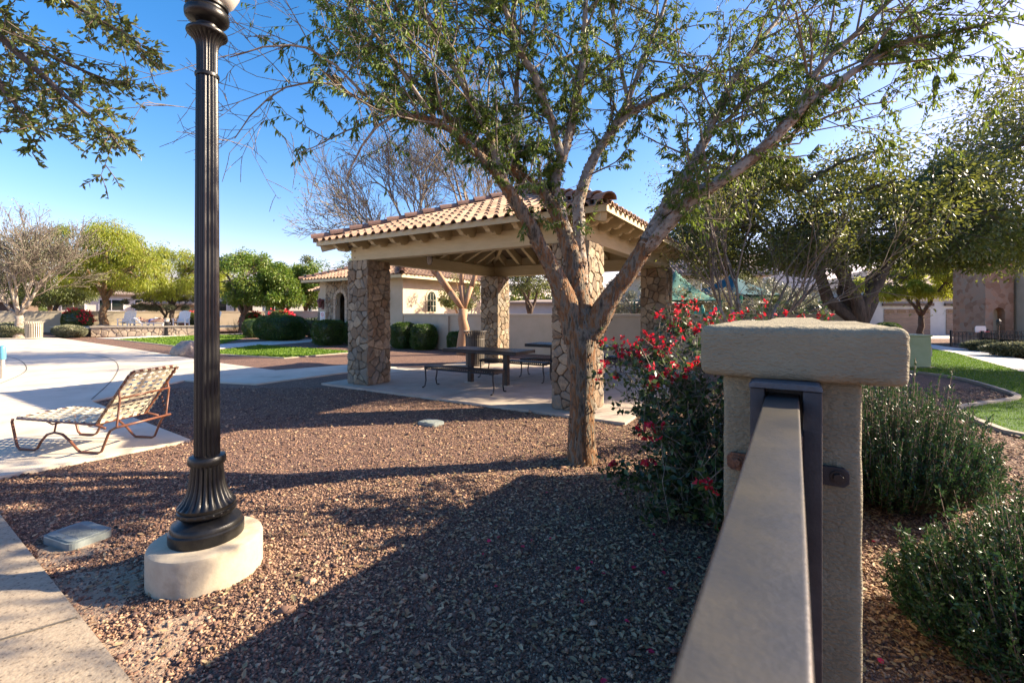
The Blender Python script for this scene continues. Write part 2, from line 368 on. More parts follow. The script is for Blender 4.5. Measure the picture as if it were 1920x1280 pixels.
def inside(poly, X, Y):
    c = np.zeros(len(X), bool); n = len(poly)
    for i in range(n):
        x0, y0 = poly[i][0], poly[i][1]; x1, y1 = poly[(i+1) % n][0], poly[(i+1) % n][1]
        if y0 == y1: continue
        c ^= ((y0 > Y) != (y1 > Y)) & (X < (x1-x0)*(Y-y0)/(y1-y0)+x0)
    return c
WALK = [G(-700, 1140), G(0, 970), G(240, 1280), G(520, 1700), (-1.2, -1), (-9, -1)]
SLAB = [W(-8.28,5.9), W(-1.9,5.9), W(-1.9,12.0), W(-8.28,12.0)]
def scatter(n, ymin, ymax, power=1.0):
    """points in the view wedge, denser near the camera"""
    u = rng.random(n)**power; Y = ymin+(ymax-ymin)*u; X = rng.uniform(-1.25, 1.25, n)*Y
    lid = (np.hypot((X+2.87)*.95, Y-3.01) < .19) | (np.hypot(X+1.09, Y-6.09) < .16)
    ok = ~(lid | inside(DECK, X, Y) | inside(WALK, X, Y) | inside(SLAB, X, Y) | inside(LAWN_R, X, Y))
    return X[ok], Y[ok]
def chips(n, ymin, ymax, s0, power):
    X, Y = scatter(n, ymin, ymax, power); n = len(X)
    base = np.array([(1,0,0),(0,1,0),(-1,0,0),(0,-1,0),(0,0,1),(0,0,-1)], float)
    f = np.array([(0,1,4),(1,2,4),(2,3,4),(3,0,4),(1,0,5),(2,1,5),(3,2,5),(0,3,5)])
    V = base[None]*np.ones((n,1,1))+rng.normal(0, .28, (n, 6, 3))
    sc_ = s0*rng.lognormal(0, .38, n)[:, None]*rng.uniform(.55, 1.25, (n, 3)); sc_[:, 2] *= .6
    V = V*sc_[:, None]
    a = rng.uniform(0, 2*np.pi, n); ca, sa = np.cos(a)[:, None], np.sin(a)[:, None]
    tl = rng.normal(0, .35, n)[:, None]
    x, y, z = V[..., 0], V[..., 1], V[..., 2]
    z2 = z*np.cos(tl)+x*np.sin(tl); x = x*np.cos(tl)-z*np.sin(tl)
    V = np.stack([x*ca-y*sa+X[:, None], x*sa+y*ca+Y[:, None], z2+np.abs(sc_[:, 2:3])*rng.uniform(.1, 1.0, (n, 1))], -1)
    return V.reshape(-1, 3), (np.arange(n)[:, None, None]*6+f[None]).reshape(-1, 3)
V1, F1 = chips(150000, 1.75, 4.2, .0067, .85)
V2, F2 = chips(100000, 4.0, 9.0, .008, .8)
npmesh('gravel_stones', np.concatenate([V1, V2]), np.concatenate([F1, F2+len(V1)]), M['stone_chip'])
tag(bpy.data.objects['gravel_stones'], 'loose crushed brown and mauve gravel covering the bed', 'gravel', kind='stuff')
def litter(name, n, L, Wd, m, sel, label, cat, ymin=1.75, ymax=8, power=.8):
    X, Y = scatter(n, ymin, ymax, power); k = sel(X, Y); X, Y = X[k], Y[k]; n = len(X)
    P = np.stack([X, Y, rng.uniform(.010, .022, n)], 1); a = rng.uniform(0, 2*np.pi, n)
    D = np.stack([np.cos(a), np.sin(a), rng.uniform(-.1, .35, n)], 1)
    Ls = L*rng.uniform(.6, 1.3, n)[:, None]; D = unit(D); side = unit(np.cross(D, [0, 0, 1.]))+rng.normal(0, .2, (n, 3)); w = Ls*Wd/2
    up = np.array([0, 0, 1.])
    V = np.stack([P, P+D*Ls*.3+side*w+up*.3*w, P+D*Ls*.7+side*w*.8+up*.5*w, P+D*Ls, P+D*Ls*.7-side*w*.8+up*.2*w, P+D*Ls*.3-side*w+up*.3*w], 1).reshape(-1, 3)
    b = np.arange(n)[:, None]*6
    o = npmesh(name, V, np.concatenate([b+[[0, 1, 2, 3]], b+[[0, 3, 4, 5]]]), m); return tag(o, label, cat, kind='stuff')
litter('fallen_leaves', 46000, .034, .40, M['fallen_leaf'], lambda X, Y: (rng.random(len(X)) < np.clip(.30+.22*(X+1.2)+(X > .2)*.2, .14, 1)), 'dry curled tan leaves scattered over the gravel', 'fallen leaves')
litter('fallen_petals', 900, .032, .7, M['petal'], lambda X, Y: (np.hypot(X-1.15, Y-2.9) < 1.35) & (rng.random(len(X)) < .35), 'pink and red petals dropped on the gravel by the flowering bush', 'petals', ymax=5)

def blades(name, poly, n, h, label, w=.006):
    xs = [p[0] for p in poly]; ys = [p[1] for p in poly]
    X = rng.uniform(min(xs), min(max(xs), 22), n); Y = rng.uniform(min(ys), max(ys), n); k = inside(poly, X, Y); X, Y = X[k], Y[k]; n = len(X)
    k = rng.random(n) < np.clip(9/np.maximum(Y, 1), .25, 1); X, Y = X[k], Y[k]; n = len(X)
    a = rng.uniform(0, 2*np.pi, n); wv = (w*np.clip(Y/6, 1, 4))[:, None]; hh = h*rng.uniform(.5, 1.3, n)[:, None]
    P = np.stack([X, Y, np.full(n, .01)], 1); s = np.stack([np.cos(a), np.sin(a), 0*a], 1)
    tip = P+np.stack([rng.normal(0, .3, n), rng.normal(0, .3, n), np.ones(n)], 1)*hh
    V = np.stack([P-s*wv/2, P+s*wv/2, tip], 1).reshape(-1, 3)
    o = npmesh(name, V, np.arange(3*n).reshape(-1, 3), M['blade']); return tag(o, label, 'grass', kind='stuff')
blades('grass', LAWN_R, 240000, .035, 'short mown green grass along the right hand path', .007)
blades('grass', LAWN_A, 30000, .045, 'short mown green grass in front of the stone restroom', .02)
blades('grass', LAWN_B, 40000, .05, 'short mown green grass beside the grey boulder', .02)

# ------------------------------------------------------------------ fieldstone facing
def clip_cell(poly, px, py, qx, qy):
    mx, my = (px+qx)/2, (py+qy)/2; nx, ny = qx-px, qy-py; out = []
    for i in range(len(poly)):
        a = poly[i]; b = poly[(i+1) % len(poly)]
        da = (a[0]-mx)*nx+(a[1]-my)*ny; db = (b[0]-mx)*nx+(b[1]-my)*ny
        if da <= 0: out.append(a)
        if (da < 0 < db) or (db < 0 < da):
            t = da/(da-db); out.append((a[0]+(b[0]-a[0])*t, a[1]+(b[1]-a[1])*t))
    return out
def stones(mb, o, ux, nrm, w, h, size, r, depth=.035, gap=.0045, skip=None):
    """irregular rounded stones over a w x h face; o = lower left corner, ux along, z up"""
    o, ux, nrm = Vector(o), Vector(ux), Vector(nrm); uz = Vector((0, 0, 1)); P = []
    ni, nj = max(1, round(w/size)), max(1, round(h/(size*1.05)))
    for j in range(nj):
        for i in range(ni):
            if r.random() < .16: continue
            P.append(((i+.5+r.uniform(-.46, .46)+.25*(j % 2-.5))*w/ni, (j+.5+r.uniform(-.46, .46))*h/nj))
            if r.random() < .16: P.append((r.uniform(0, w), (j+r.random())*h/nj))
    for k, (x, y) in enumerate(P):
        poly = [(0, 0), (w, 0), (w, h), (0, h)]
        for q, (x2, y2) in enumerate(P):
            if q != k and abs(x2-x) < size*3.2 and abs(y2-y) < size*3.2: poly = clip_cell(poly, x, y, x2, y2)
            if len(poly) < 3: break
        if len(poly) < 3: continue
        c = (sum(p[0] for p in poly)/len(poly), sum(p[1] for p in poly)/len(poly))
        if skip and skip(*c): continue
        # round only the inner corners
        q = []
        for i in range(len(poly)):
            a, b = poly[i], poly[(i+1) % len(poly)]
            q += [(a[0]*.84+b[0]*.16, a[1]*.84+b[1]*.16), (a[0]*.5+b[0]*.5+r.uniform(-.006,.006), a[1]*.5+b[1]*.5+r.uniform(-.006,.006)), (a[0]*.16+b[0]*.84, a[1]*.16+b[1]*.84)]
        q = [(min(max(p[0], 0), w), min(max(p[1], 0), h)) for p in q]
        d = depth*r.uniform(.75, 1.2); tx, ty = r.uniform(-.08, .08), r.uniform(-.08, .08)
        def ring(g, z, rough=0):
            out = []
            for p in q:
                dx, dy = p[0]-c[0], p[1]-c[1]; L = max(math.hypot(dx, dy), 1e-5); e = 0.004 if (p[0] < .002 or p[0] > w-.002) else g
                s_ = max(.2, 1-e/L); X, Y = c[0]+dx*s_, c[1]+dy*s_
                out.append(o+ux*X+uz*Y+nrm*(z+(X-c[0])*tx*(z > 0)+(Y-c[1])*ty*(z > 0)+r.uniform(-rough, rough)))
            return out
        n = len(q)
        vs = ring(gap*.6, 0)+ring(gap, d*.62)+ring(gap+.009, d*.93, .0015)+ring(gap+.03, d, .004)+[o+ux*c[0]+uz*c[1]+nrm*(d+r.uniform(-.002, .007))]
        fs = []
        for L in range(3): fs += [(L*n+i, L*n+(i+1) % n, (L+1)*n+(i+1) % n, (L+1)*n+i) for i in range(n)]
        fs += [(3*n+i, 3*n+(i+1) % n, 4*n) for i in range(n)]
        mb.add(vs, fs)
def stone_column(parent, x0, y0, w, z0, z1, seed, name='stone_column'):
    """x0,y0 = lower corner in parent space"""
    r = random.Random(seed); d = .042
    core = MB().box(x0+d, x0+w-d, y0+d, y0+w-d, z0, z1-.01); c = core.build(name, M['mortar'], parent)
    mb = MB(); h = z1-z0
    stones(mb, (x0, y0+d, z0), (1,0,0), (0,-1,0), w, h, .155, r, d)
    stones(mb, (x0+w-d, y0, z0), (0,1,0), (1,0,0), w, h, .155, r, d)
    stones(mb, (x0+w, y0+w-d, z0), (-1,0,0), (0,1,0), w, h, .155, r, d)
    stones(mb, (x0+d, y0+w, z0), (0,-1,0), (-1,0,0), w, h, .155, r, d)
    mb.build('stone_facing', M['rock'], c)
    return c

# ------------------------------------------------------------------ clay tile roofs
TILE = [(-.5,0),(-.34,-.002),(-.27,.016),(-.19,.044),(-.08,.060),(.08,.060),(.19,.044),(.27,.016),(.34,-.002),(.5,0)]
def tile_slope(mb, Rr, L_half, zf, k_out=None, wave=.205, course=.33, rmin=0, rigid=None, hump=1.0):
    """hip slope facing -y, local: x along eave, r = distance from centre (y=-r). zf(r)=surface height. x limited to xmax(r)"""
    r = random.Random(3); n = int(2*L_half/wave)+2; rows = int((Rr-rmin)/course)+1
    for j in range(rows):
        r0 = Rr-j*course; r1 = max(rmin, r0-course-.03)
        if r0 <= rmin: break
        for i in range(n):
            xc = (i-n/2+.5)*wave; lim0 = L_half-(Rr-r0); lim1 = L_half-(Rr-r1)
            if abs(xc)-wave/2 > lim0: continue
            rt = []; jz = r.uniform(-.004, .004); jr = r.uniform(-.008, .008)
            for (rr, lift, lim) in ((r0+jr, .030, lim0), (r1, .002, lim1)):
                for fx, fz in TILE:
                    x = xc+fx*wave; x = max(-lim, min(lim, x))
                    rt.append((x, -rr, zf(rr)+lift+fz*hump+jz))
            m = len(TILE); th = .016
            vs = rt+[(x, y, z-th) for x, y, z in rt[:m]]
            fs = [(q, q+1, m+q+1, m+q) for q in range(m-1)]+[(2*m+q, 2*m+q+1, q+1, q) for q in range(m-1)]
            # close the mouth of the barrel a little way in
            mb.add(vs, fs)
def cap_run(mb, p, q, r=.085, L=.36, lift=.02):
    p, q = Vector(p), Vector(q); d = q-p; n = max(1, int(d.length/L)); d.normalize(); s = d.cross(Vector((0,0,1))).normalized(); u = s.cross(d)
    L = (q-p).length/n
    for i in range(n):
        a = p+d*(i*L); b = p+d*((i+1)*L+.05); vs = []
        for c, rr, z in ((a, r*1.08, .028), (b, r*.86, .0)):
            for k in range(8):
                t = math.pi*k/7; vs.append(c+s*math.cos(t)*rr+u*(math.sin(t)*rr+z+lift-.03))
        n0 = 16
        for k in range(8):
            t = math.pi*k/7; rr = r*1.08-.018; vs.append(a+s*math.cos(t)*rr+u*(math.sin(t)*rr+.028+lift-.03))
        mb.add(vs, [(k, k+1, k+9, k+8) for k in range(7)]+[(k+16, k+17, k+1, k) for k in range(7)])

# ------------------------------------------------------------------ the picnic pavilion
PC = W(-5.145, 8.785)
pav = empty('pavilion', PC, -TH, 'open picnic pavilion with four fieldstone columns under a clay tile hip roof', 'pavilion')
H = 2.635; CW = .6; ZT = 2.54; RE = H+.40; ZE, ZA = 2.90, 4.12
def zs(r): return ZA-(ZA-ZE)*r/RE
for i, (x, y) in enumerate(((-H,-H),(H-CW,-H),(-H,H-CW),(H-CW,H-CW))): stone_column(pav, x, y, CW, .04, ZT, 20+i)
bi, bt = .05, .20
for k in range(4):
    mb = MB(); n0 = 0
    if k % 2 == 0: mb.box(-H+bi, H-bi, -H+bi, -H+bi+bt, ZT, ZT+.285)
    else: mb.box(-H+bi+bt+.003, H-bi-bt-.003, -H+bi+.004, -H+bi+bt, ZT+.002, ZT+.283)
    mb.xf(0, Matrix.Rotation(k*math.pi/2, 4, 'Z')); mb.build('beam', M['beam'], pav, bevel=.006, seg=1)
    mb = MB(); zt = zs(H-bi-.05)-.05
    mb.box(-H+bi+.06, H-bi-.06, -H+bi+.045, -H+bi+.075, ZT+.287, zt)
    mb.xf(0, Matrix.Rotation(k*math.pi/2, 4, 'Z')); mb.build('frieze_board', M['beam'], pav)
for k in range(4):
    for sx in (-1, 1):
        for dz in (.07, .2):
            bb = MB(); bb.tube([(sx*(H-bi-.12), -H+bi-.010, ZT+dz), (sx*(H-bi-.12), -H+bi+.01, ZT+dz)], .012, 6)
            bb.xf(0, Matrix.Rotation(k*math.pi/2, 4, 'Z')); bb.build('bolt_head', M['rust'], pav)
# rafters with scrolled tails
def rafter(mb, x, rin, rot):
    n0 = len(mb.v); ro = RE-.05; prof = []
    top = lambda r: zs(r)-.035
    pts = [(-ro, top(ro)), (-ro, top(ro)-.055), (-ro+.05, top(ro)-.075), (-ro+.09, top(ro)-.115), (-ro+.16, top(ro)-.13), (-ro+.21, top(ro)-.10), (-ro+.25, top(ro)-.145), (-ro+.34, top(ro)-.17+.03), (-rin, top(rin)-.14), (-rin, top(rin))]
    mb.prism(pts, 'x', x-.045, x+.045); mb.xf(n0, Matrix.Rotation(rot, 4, 'Z'))
for k in range(4):
    for i in range(11):
        x = -2.62+i*.524
        mb = MB(); rafter(mb, x, max(.12, abs(x)+.07), k*math.pi/2); mb.build('rafter', M['beam'], pav)
for k in range(4):
    mb = MB(); dgl = Matrix.Rotation(k*math.pi/2, 4, 'Z') @ Vector((-1, -1, 0))
    mb.bar(dgl*(RE-.04)+Vector((0,0,zs(RE)-.10)), Vector((0,0,zs(0)-.12)), .09, .17); mb.build('hip_rafter', M['beam'], pav)
mb = MB(); t = .03
for k in range(4):
    n0 = len(mb.v)
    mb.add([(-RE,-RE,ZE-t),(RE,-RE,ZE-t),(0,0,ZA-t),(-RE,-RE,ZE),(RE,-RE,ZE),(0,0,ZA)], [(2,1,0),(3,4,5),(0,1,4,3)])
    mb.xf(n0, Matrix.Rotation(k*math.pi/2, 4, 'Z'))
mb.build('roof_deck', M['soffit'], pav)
mb = MB()
for k in range(4):
    n0 = len(mb.v); a = RE+.022
    if k % 2 == 0: mb.box(-a, a, -a, -a+.02, ZE-.07, ZE+.02)
    else: mb.box(-a+.022, a-.022, -a, -a+.02, ZE-.07, ZE+.02)
    mb.xf(n0, Matrix.Rotation(k*math.pi/2, 4, 'Z'))
mb.build('fascia', M['beam'], pav)
for k in range(4):
    mb = MB(); tile_slope(mb, RE+.07, RE+.06, lambda r: zs(r)+.012); mb.xf(0, Matrix.Rotation(k*math.pi/2, 4, 'Z'))
    mb.build('roof_tiles', M['tile'], pav)
for k in range(4):
    mb = MB(); dgl = Matrix.Rotation(k*math.pi/2, 4, 'Z') @ Vector((-1, -1, 0))
    cap_run(mb, dgl*(RE+.07)+Vector((0,0,zs(RE+.07)+.07)), Vector((0,0,ZA+.07)), r=.10); mb.build('hip_tiles', M['tile_dark'], pav)
# caged light fixed on the inner side of the front beam
cl = empty('ceiling_light', PC+Matrix.Rotation(-TH, 3, 'Z')@Vector((-1.25, -1.7, 0)), -TH, 'small caged light hanging under the pavilion roof near the left column', 'light')
MB().lathe([(.02,3.2),(.02,2.72),(.07,2.70),(.075,2.66),(.05,2.65)], 12).build('canopy', M['black_metal'], cl)
MB().lathe([(.045,2.66),(.055,2.60),(.052,2.52),(.03,2.48)], 12).build('glass_jar', M['globe'], cl, smooth=True)
mb = MB()
for i in range(6):
    a = i*math.pi/3; mb.tube([(.06*math.cos(a), .06*math.sin(a), 2.67), (.066*math.cos(a), .066*math.sin(a), 2.56), (.03*math.cos(a), .03*math.sin(a), 2.47)], .004, 4)
mb.build('cage', M['black_metal'], cl)

# ------------------------------------------------------------------ tables and benches
def mesh_board(L, Wd, z, lip, pitch=.05, slat=.030):
    """expanded steel board: rolled rim, cross bars and long bars with gaps"""
    mb = MB(); n = int(L/pitch)
    for i in range(n):
        x = -L/2+(i+.5)*L/n
        mb.box(x-slat/2, x+slat/2, -Wd/2+.01, Wd/2-.01, z-.006, z)
        for s in (-1, 1):
            y = s*(Wd/2-.004); mb.prism([(y, z), (y+s*.018, z-.012), (y+s*.018, z-lip), (y+s*.008, z-lip), (y, z-.02)], 'x', x-slat/2, x+slat/2)
    m = int(Wd/pitch)
    for i in range(m):
        y = -Wd/2+(i+.5)*Wd/m; mb.box(-L/2, L/2, y-slat/2, y+slat/2, z-.0075, z+.0015)
    for s in (-1, 1): mb.tube([(-L/2, s*(Wd/2+.012), z-lip), (L/2, s*(Wd/2+.012), z-lip)], .009, 6); mb.box(s*L/2-.012, s*L/2+.012, -Wd/2, Wd/2, z-lip, z-.001)
    return mb
def picnic_table(loc, label, L=1.75, group='picnic tables under the pavilion'):
    t = empty('picnic_table', loc, -TH, label, 'table', group)
    mb = MB(); mb.box(-L/2+.01, L/2-.01, -.36, .36, .728, .735); mb.v, mb.f = mb.v, mb.f
    b2 = mesh_board(L, .74, .75, .06, .04, .034); mb.add(b2.v, b2.f); mb.build('tabletop', M['black_metal'], t)
    for s in (-1, 1):
        m = MB(); m.box(s*.44-.05, s*.44+.05, -.05, .05, .05, .727); m.box(s*.44-.04, s*.44+.04, -.3, .3, .69, .727); m.build('leg', M['black_metal'], t, bevel=.005, seg=1)
        m = MB(); m.lathe([(.13, .041), (.13, .05), (.06, .056)], 20, (s*.44, 0, 0)); m.build('foot_plate', M['beige_metal'], t)
    return t
def bench(loc, label, L=1.62):
    t = empty('bench', loc, -TH, label, 'bench', 'benches under the pavilion')
    mesh_board(L, .34, .45, .05, .048, .026).build('seat', M['black_metal'], t)
    for sx in (-1, 1):
        for sy in (-1, 1):
            x = sx*(L/2-.02); y = sy*.15
            m = MB(); m.tube([(x, y-sy*.02, .43), (x, y+sy*.02, .38), (x, y+sy*.012, .28), (x+sx*.01, y-sy*.005, .17), (x+sx*.012, y+sy*.02, .07), (x+sx*.012, y+sy*.055, .055), (x+sx*.012, y+sy*.09, .052)], [.016, .016, .014, .013, .012, .014, .016], 7)
            m.build('leg', M['black_metal'], t, smooth=True)
    m = MB(); m.tube([(-L/2+.02, 0, .39), (L/2-.02, 0, .39)], .012, 6)
    m.build('stretcher', M['black_metal'], t)
    return t
picnic_table(W(-5.29, 7.61), 'nearer black metal picnic table under the pavilion, between its two benches')
bench(W(-5.30, 6.80), 'black strap metal bench at the front edge of the pavilion slab')
bench(W(-5.18, 8.46), 'black strap metal bench behind the nearer picnic table')
picnic_table(W(-4.45, 9.75), 'farther black picnic table half hidden behind the front right stone column', 2.0)
bench(W(-4.45, 9.02), 'black strap metal bench in front of the farther picnic table')
bench(W(-4.35, 10.5), 'black strap metal bench behind the farther picnic table')

def litter_bin(loc, mat_, label, h=.85, r=.29, rz=0):
    t = empty('litter_bin', loc, rz, label, 'litter bin')
    mb = MB(); n = 26
    for i in range(n):
        a = 2*math.pi*i/n; c, s_ = math.cos(a), math.sin(a); T = Vector((-s_, c, 0))*.023; vs = []
        for rr, z in ((r*.93, .06), (r*.96, h*.45), (r*.97, h*.80), (r*1.02, h*.9), (r*1.14, h*.98), (r*1.17, h)):
            p = Vector((c*rr, s_*rr, z)); vs += [p-T, p+T]
        f = [(2*k, 2*k+1, 2*k+3, 2*k+2) for k in range(5)]; mb.add(vs, f)
        mb.add([v+Vector((c*-.006, s_*-.006, 0)) for v in vs], [tuple(reversed(q)) for q in f])
    mb.build('slats', mat_, t)
    mb = MB()
    for z, rr in ((.07, r*.93), (h*.78, r*.96), (h, r*1.17)):
        mb.tube([(rr*math.cos(i*math.pi/12), rr*math.sin(i*math.pi/12), z) for i in range(25)], .011, 6, cap=False)
    mb.build('hoop', mat_, t)
    MB().lathe([(r*.8, .08), (r*.84, h*.86), (r*.78, h*.86), (r*.74, .1)], 24).build('liner', M['black_metal'], t)
    return t
litter_bin(W(-7.42, 10.05), M['bin_metal'], 'grey slatted metal litter bin beside the rear left stone column', .98, .27)
litter_bin(G(64, 636)+Vector((0, 0, .03)), M['beige_metal'], 'beige slatted litter bin on the sunlit concrete by the tan bare tree', .95, .37)

# ------------------------------------------------------------------ stucco pilaster, wall and rail in front
pil = empty('wall_pilaster', W(0, 2), -TH, 'near beige stucco pilaster with a thick rounded cap, holding the metal rail', 'pilaster')
def rough_box(name, x0, x1, y0, y1, z0, z1, m, parent, bev=.014, cuts=14, amp=.0016, seed=0):
    me = bpy.data.meshes.new(name); b = bmesh.new()
    bmesh.ops.create_cube(b, size=1)
    for v in b.verts: v.co = Vector(((x0+x1)/2+v.co.x*(x1-x0), (y0+y1)/2+v.co.y*(y1-y0), (z0+z1)/2+v.co.z*(z1-z0)))
    bmesh.ops.bevel(b, geom=b.edges[:], offset=bev, segments=3, affect='EDGES', profile=.5)
    longe = [e for e in b.edges if e.calc_length() > .08]
    bmesh.ops.subdivide_edges(b, edges=longe, cuts=cuts, use_grid_fill=True)
    from mathutils import noise
    for v in b.verts:
        v.co += Vector((noise.noise(v.co*9+Vector((seed,0,0))), noise.noise(v.co*9+Vector((0,seed,5))), noise.noise(v.co*9+Vector((3,0,seed)))))*amp*1.1+Vector((noise.noise(v.co*40), noise.noise(v.co*40+Vector((7,7,7))), noise.noise(v.co*40+Vector((1,2,3)))))*amp
    bmesh.ops.recalc_face_normals(b, faces=b.faces); b.to_mesh(me); b.free()
    return link(name, me, m, parent, True)
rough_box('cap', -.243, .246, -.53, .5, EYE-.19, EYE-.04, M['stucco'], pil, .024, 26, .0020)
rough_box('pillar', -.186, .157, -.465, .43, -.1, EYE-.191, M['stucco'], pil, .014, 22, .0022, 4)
wal = empty('garden_wall', W(0, 4), -TH, 'low stucco wall running back behind the near pilaster with a narrower cap', 'wall')
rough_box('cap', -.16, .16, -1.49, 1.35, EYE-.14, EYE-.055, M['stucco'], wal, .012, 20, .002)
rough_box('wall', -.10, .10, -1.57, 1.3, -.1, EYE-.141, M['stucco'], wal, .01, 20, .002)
rail = empty('rail_fence', W(-.028, .7), -TH, 'black painted metal fence with a flat worn top rail bolted to the stucco pilaster', 'fence')
def Lb(b): return b-.7
top = MB().box(-.039, .039, Lb(-1.4), Lb(1.505), 1.232, 1.271).build('top_rail', M['rail_paint'], rail, bevel=.005, seg=3, smooth=True)
MB().box(-.02, .02, Lb(-1.4), Lb(1.44), .16, .20).build('bottom_rail', M['black_metal'], rail, bevel=.003, seg=1)
for i in range(26):
    b_ = Lb(-1.33+i*.105); MB().box(-.008, .008, b_-.008, b_+.008, .2, 1.232).build('picket', M['black_metal'], rail)
pst = MB().box(-.077, -.041, Lb(1.425), Lb(1.522), 0, 1.292); pst.build('post', M['post_paint'], rail, bevel=.004, seg=2, smooth=True)
pst = MB().box(.047, .090, Lb(1.418), Lb(1.522), 0, 1.292); pst.build('post', M['post_paint'], rail, bevel=.004, seg=2, smooth=True)
MB().box(-.039, .046, Lb(1.506), Lb(1.52), 0, 1.291).build('web', M['post_paint'], rail)
MB().prism([(-.079, 1.293), (.092, 1.293), (.090, 1.304), (.082, 1.310), (-.068, 1.310), (-.079, 1.303)], 'y', Lb(1.414), Lb(1.524)).build('post_cap', M['post_plate'], rail, bevel=.002, seg=2)
MB().box(.040, .0465, Lb(1.35), Lb(1.44), .8, 1.19).build('flange', M['rail_paint'], rail, bevel=.001, seg=1)
for s, z, x0, x1 in ((1, 1.052, .088, .155), (-1, 1.052, -.145, -.075)):
    t_ = MB().prism([(x0 if s > 0 else x1, z-.026), (x1-.012 if s > 0 else x0+.012, z-.026), (x1 if s > 0 else x0, z-.014), (x1 if s > 0 else x0, z+.014), (x1-.012 if s > 0 else x0+.012, z+.026), (x0 if s > 0 else x1, z+.026)], 'y', Lb(1.516), Lb(1.527))
    br = t_.build('bracket', M['rust'] if s < 0 else M['post_paint'], rail, bevel=.001, seg=1)
    cx = (x1-.026) if s > 0 else (x0+.026)
    hexb = MB(); hexb.prism([(cx+.0125*math.cos(i*math.pi/3+.3), z+.0125*math.sin(i*math.pi/3+.3)) for i in range(6)], 'y', Lb(1.503), Lb(1.512))
    hexb.prism([(cx+.019*math.cos(i*math.pi/8), z+.019*math.sin(i*math.pi/8)) for i in range(16)], 'y', Lb(1.512), Lb(1.5162))
    hexb.build('bolt', M['rust'] if s < 0 else M['black_metal'], br, bevel=.001, seg=2)

# ------------------------------------------------------------------ lamp post
LP = Vector((-1.775, 2.65, 0))
lp = empty('lamp_post', LP, R(20), 'tall fluted bronze lamp post with a flared base and frosted globe in the foreground', 'street lamp')
MB().lathe([(.285,-.1),(.285,.175),(.279,.192),(.265,.20),(.05,.203)], 96).build('concrete_footing', M['footing'], lp, smooth='auto')
MB().lathe([(.185,.204),(.187,.212),(.187,.262),(.178,.270),(.176,.292),(.168,.300),(.150,.306),(.13,.325),(.10,.335)], 64).build('plinth', M['bronze'], lp, smooth='auto')
prof = [(.128,.335),(.142,.343),(.148,.356),(.146,.368),(.140,.372),(.145,.38),(.146,.392),(.138,.402),(.120,.425),(.104,.46),(.092,.50),(.085,.55),(.081,.60),(.079,.622)]
def fl(t, i): return 1 if i < 7 or i > 12 else 1-.075*(1-abs(math.cos(t*11)))*1.4
MB().lathe(prof, 176, mod=fl).build('flared_base', M['bronze'], lp, smooth='auto')
eg = MB()
for i in range(22):
    a = 2*math.pi*i/22; n0 = len(eg.v); eg.lathe([(.001,-.011),(.009,-.007),(.012,0),(.009,.007),(.001,.011)], 8); eg.xf(n0, Matrix.Rotation(a, 4, 'Z') @ Matrix.Translation((.143, 0, .356)) @ Matrix.Diagonal((.5, 1.25, 1, 1)))
eg.build('egg_moulding', M['bronze'], lp, smooth=True)
MB().lathe([(.076,.622),(.092,.624),(.096,.632),(.096,.655),(.090,.668),(.078,.672),(.068,.674)], 48).build('collar', M['bronze'], lp, smooth='auto')
def fl2(t, i): return 1-.11*(1-abs(math.cos(t*8)))**.7
MB().lathe([(.0655,.674),(.064,1.2),(.061,1.9),(.0575,2.6),(.0555,2.86)], 192, mod=fl2).build('shaft', M['bronze'], lp, smooth='auto')
MB().lathe([(.054,2.86),(.060,2.862),(.062,2.872),(.060,2.882),(.055,2.884)], 40).build('ring', M['bronze'], lp, smooth='auto')
def fl3(t, i): return 1 if i > 5 else 1-.07*(1-abs(math.cos(t*11)))*1.3
MB().lathe([(.053,2.884),(.053,3.0),(.056,3.04),(.064,3.065),(.078,3.085),(.092,3.098),(.100,3.104),(.104,3.112),(.102,3.122),(.09,3.128),(.06,3.135),(.056,3.15),(.056,3.165),(.075,3.175),(.098,3.185),(.110,3.20),(.112,3.215),(.112,3.23),(.104,3.245),(.094,3.252),(.094,3.262),(.106,3.268),(.108,3.283),(.10,3.29)], 88, mod=fl3).build('capital', M['bronze'], lp, smooth='auto')
MB().lathe([(.105,3.291),(.14,3.33),(.165,3.38),(.18,3.45),(.182,3.53),(.165,3.62),(.12,3.70),(.06,3.75),(.01,3.76)], 48).build('globe', M['globe'], lp, smooth=True)
MB().lathe([(.06,3.75),(.05,3.78),(.02,3.80),(.025,3.83),(.005,3.87)], 24).build('finial', M['bronze'], lp, smooth=True)

# ------------------------------------------------------------------ chaise lounge
ch = empty('chaise_lounge', (-5.33, 4.86, .03), R(-8), 'strap chaise lounge with cream webbing and brown tube frame on the concrete', 'lounge chair')
CWd = .60; ang = R(53); px0 = 1.0; BL = .70
def chv(x, y, z): return Vector((x, y, z))
rr = .0125
for y in (0, CWd):
    mb = MB()
    mb.tube([chv(0,y,.33), chv(-.012,y,.30), chv(.03,y,.13), chv(.055,y,.045), chv(.085,y,.014), chv(.27,y,.014), chv(.31,y,.03), chv(.36,y,.11), chv(.43,y,.18), chv(.52,y,.205), chv(.62,y,.19), chv(.72,y,.12), chv(.80,y,.04), chv(.84,y,.014), chv(1.06,y,.014), chv(1.095,y,.03), chv(1.17,y,.20), chv(1.20,y,.25), chv(1.27,y,.285), chv(1.30,y,.29)], rr, 8)
    mb.build('side_frame', M['lounge_frame'], ch, smooth=True)
mb = MB()
mb.tube([chv(px0+.14,.0,.27), chv(px0,.012,.30), chv(.04,.012,.335), chv(0,.04,.335), chv(0,CWd-.04,.335), chv(.04,CWd-.012,.335), chv(px0,CWd-.012,.30), chv(px0+.14,CWd,.27)], rr, 8)
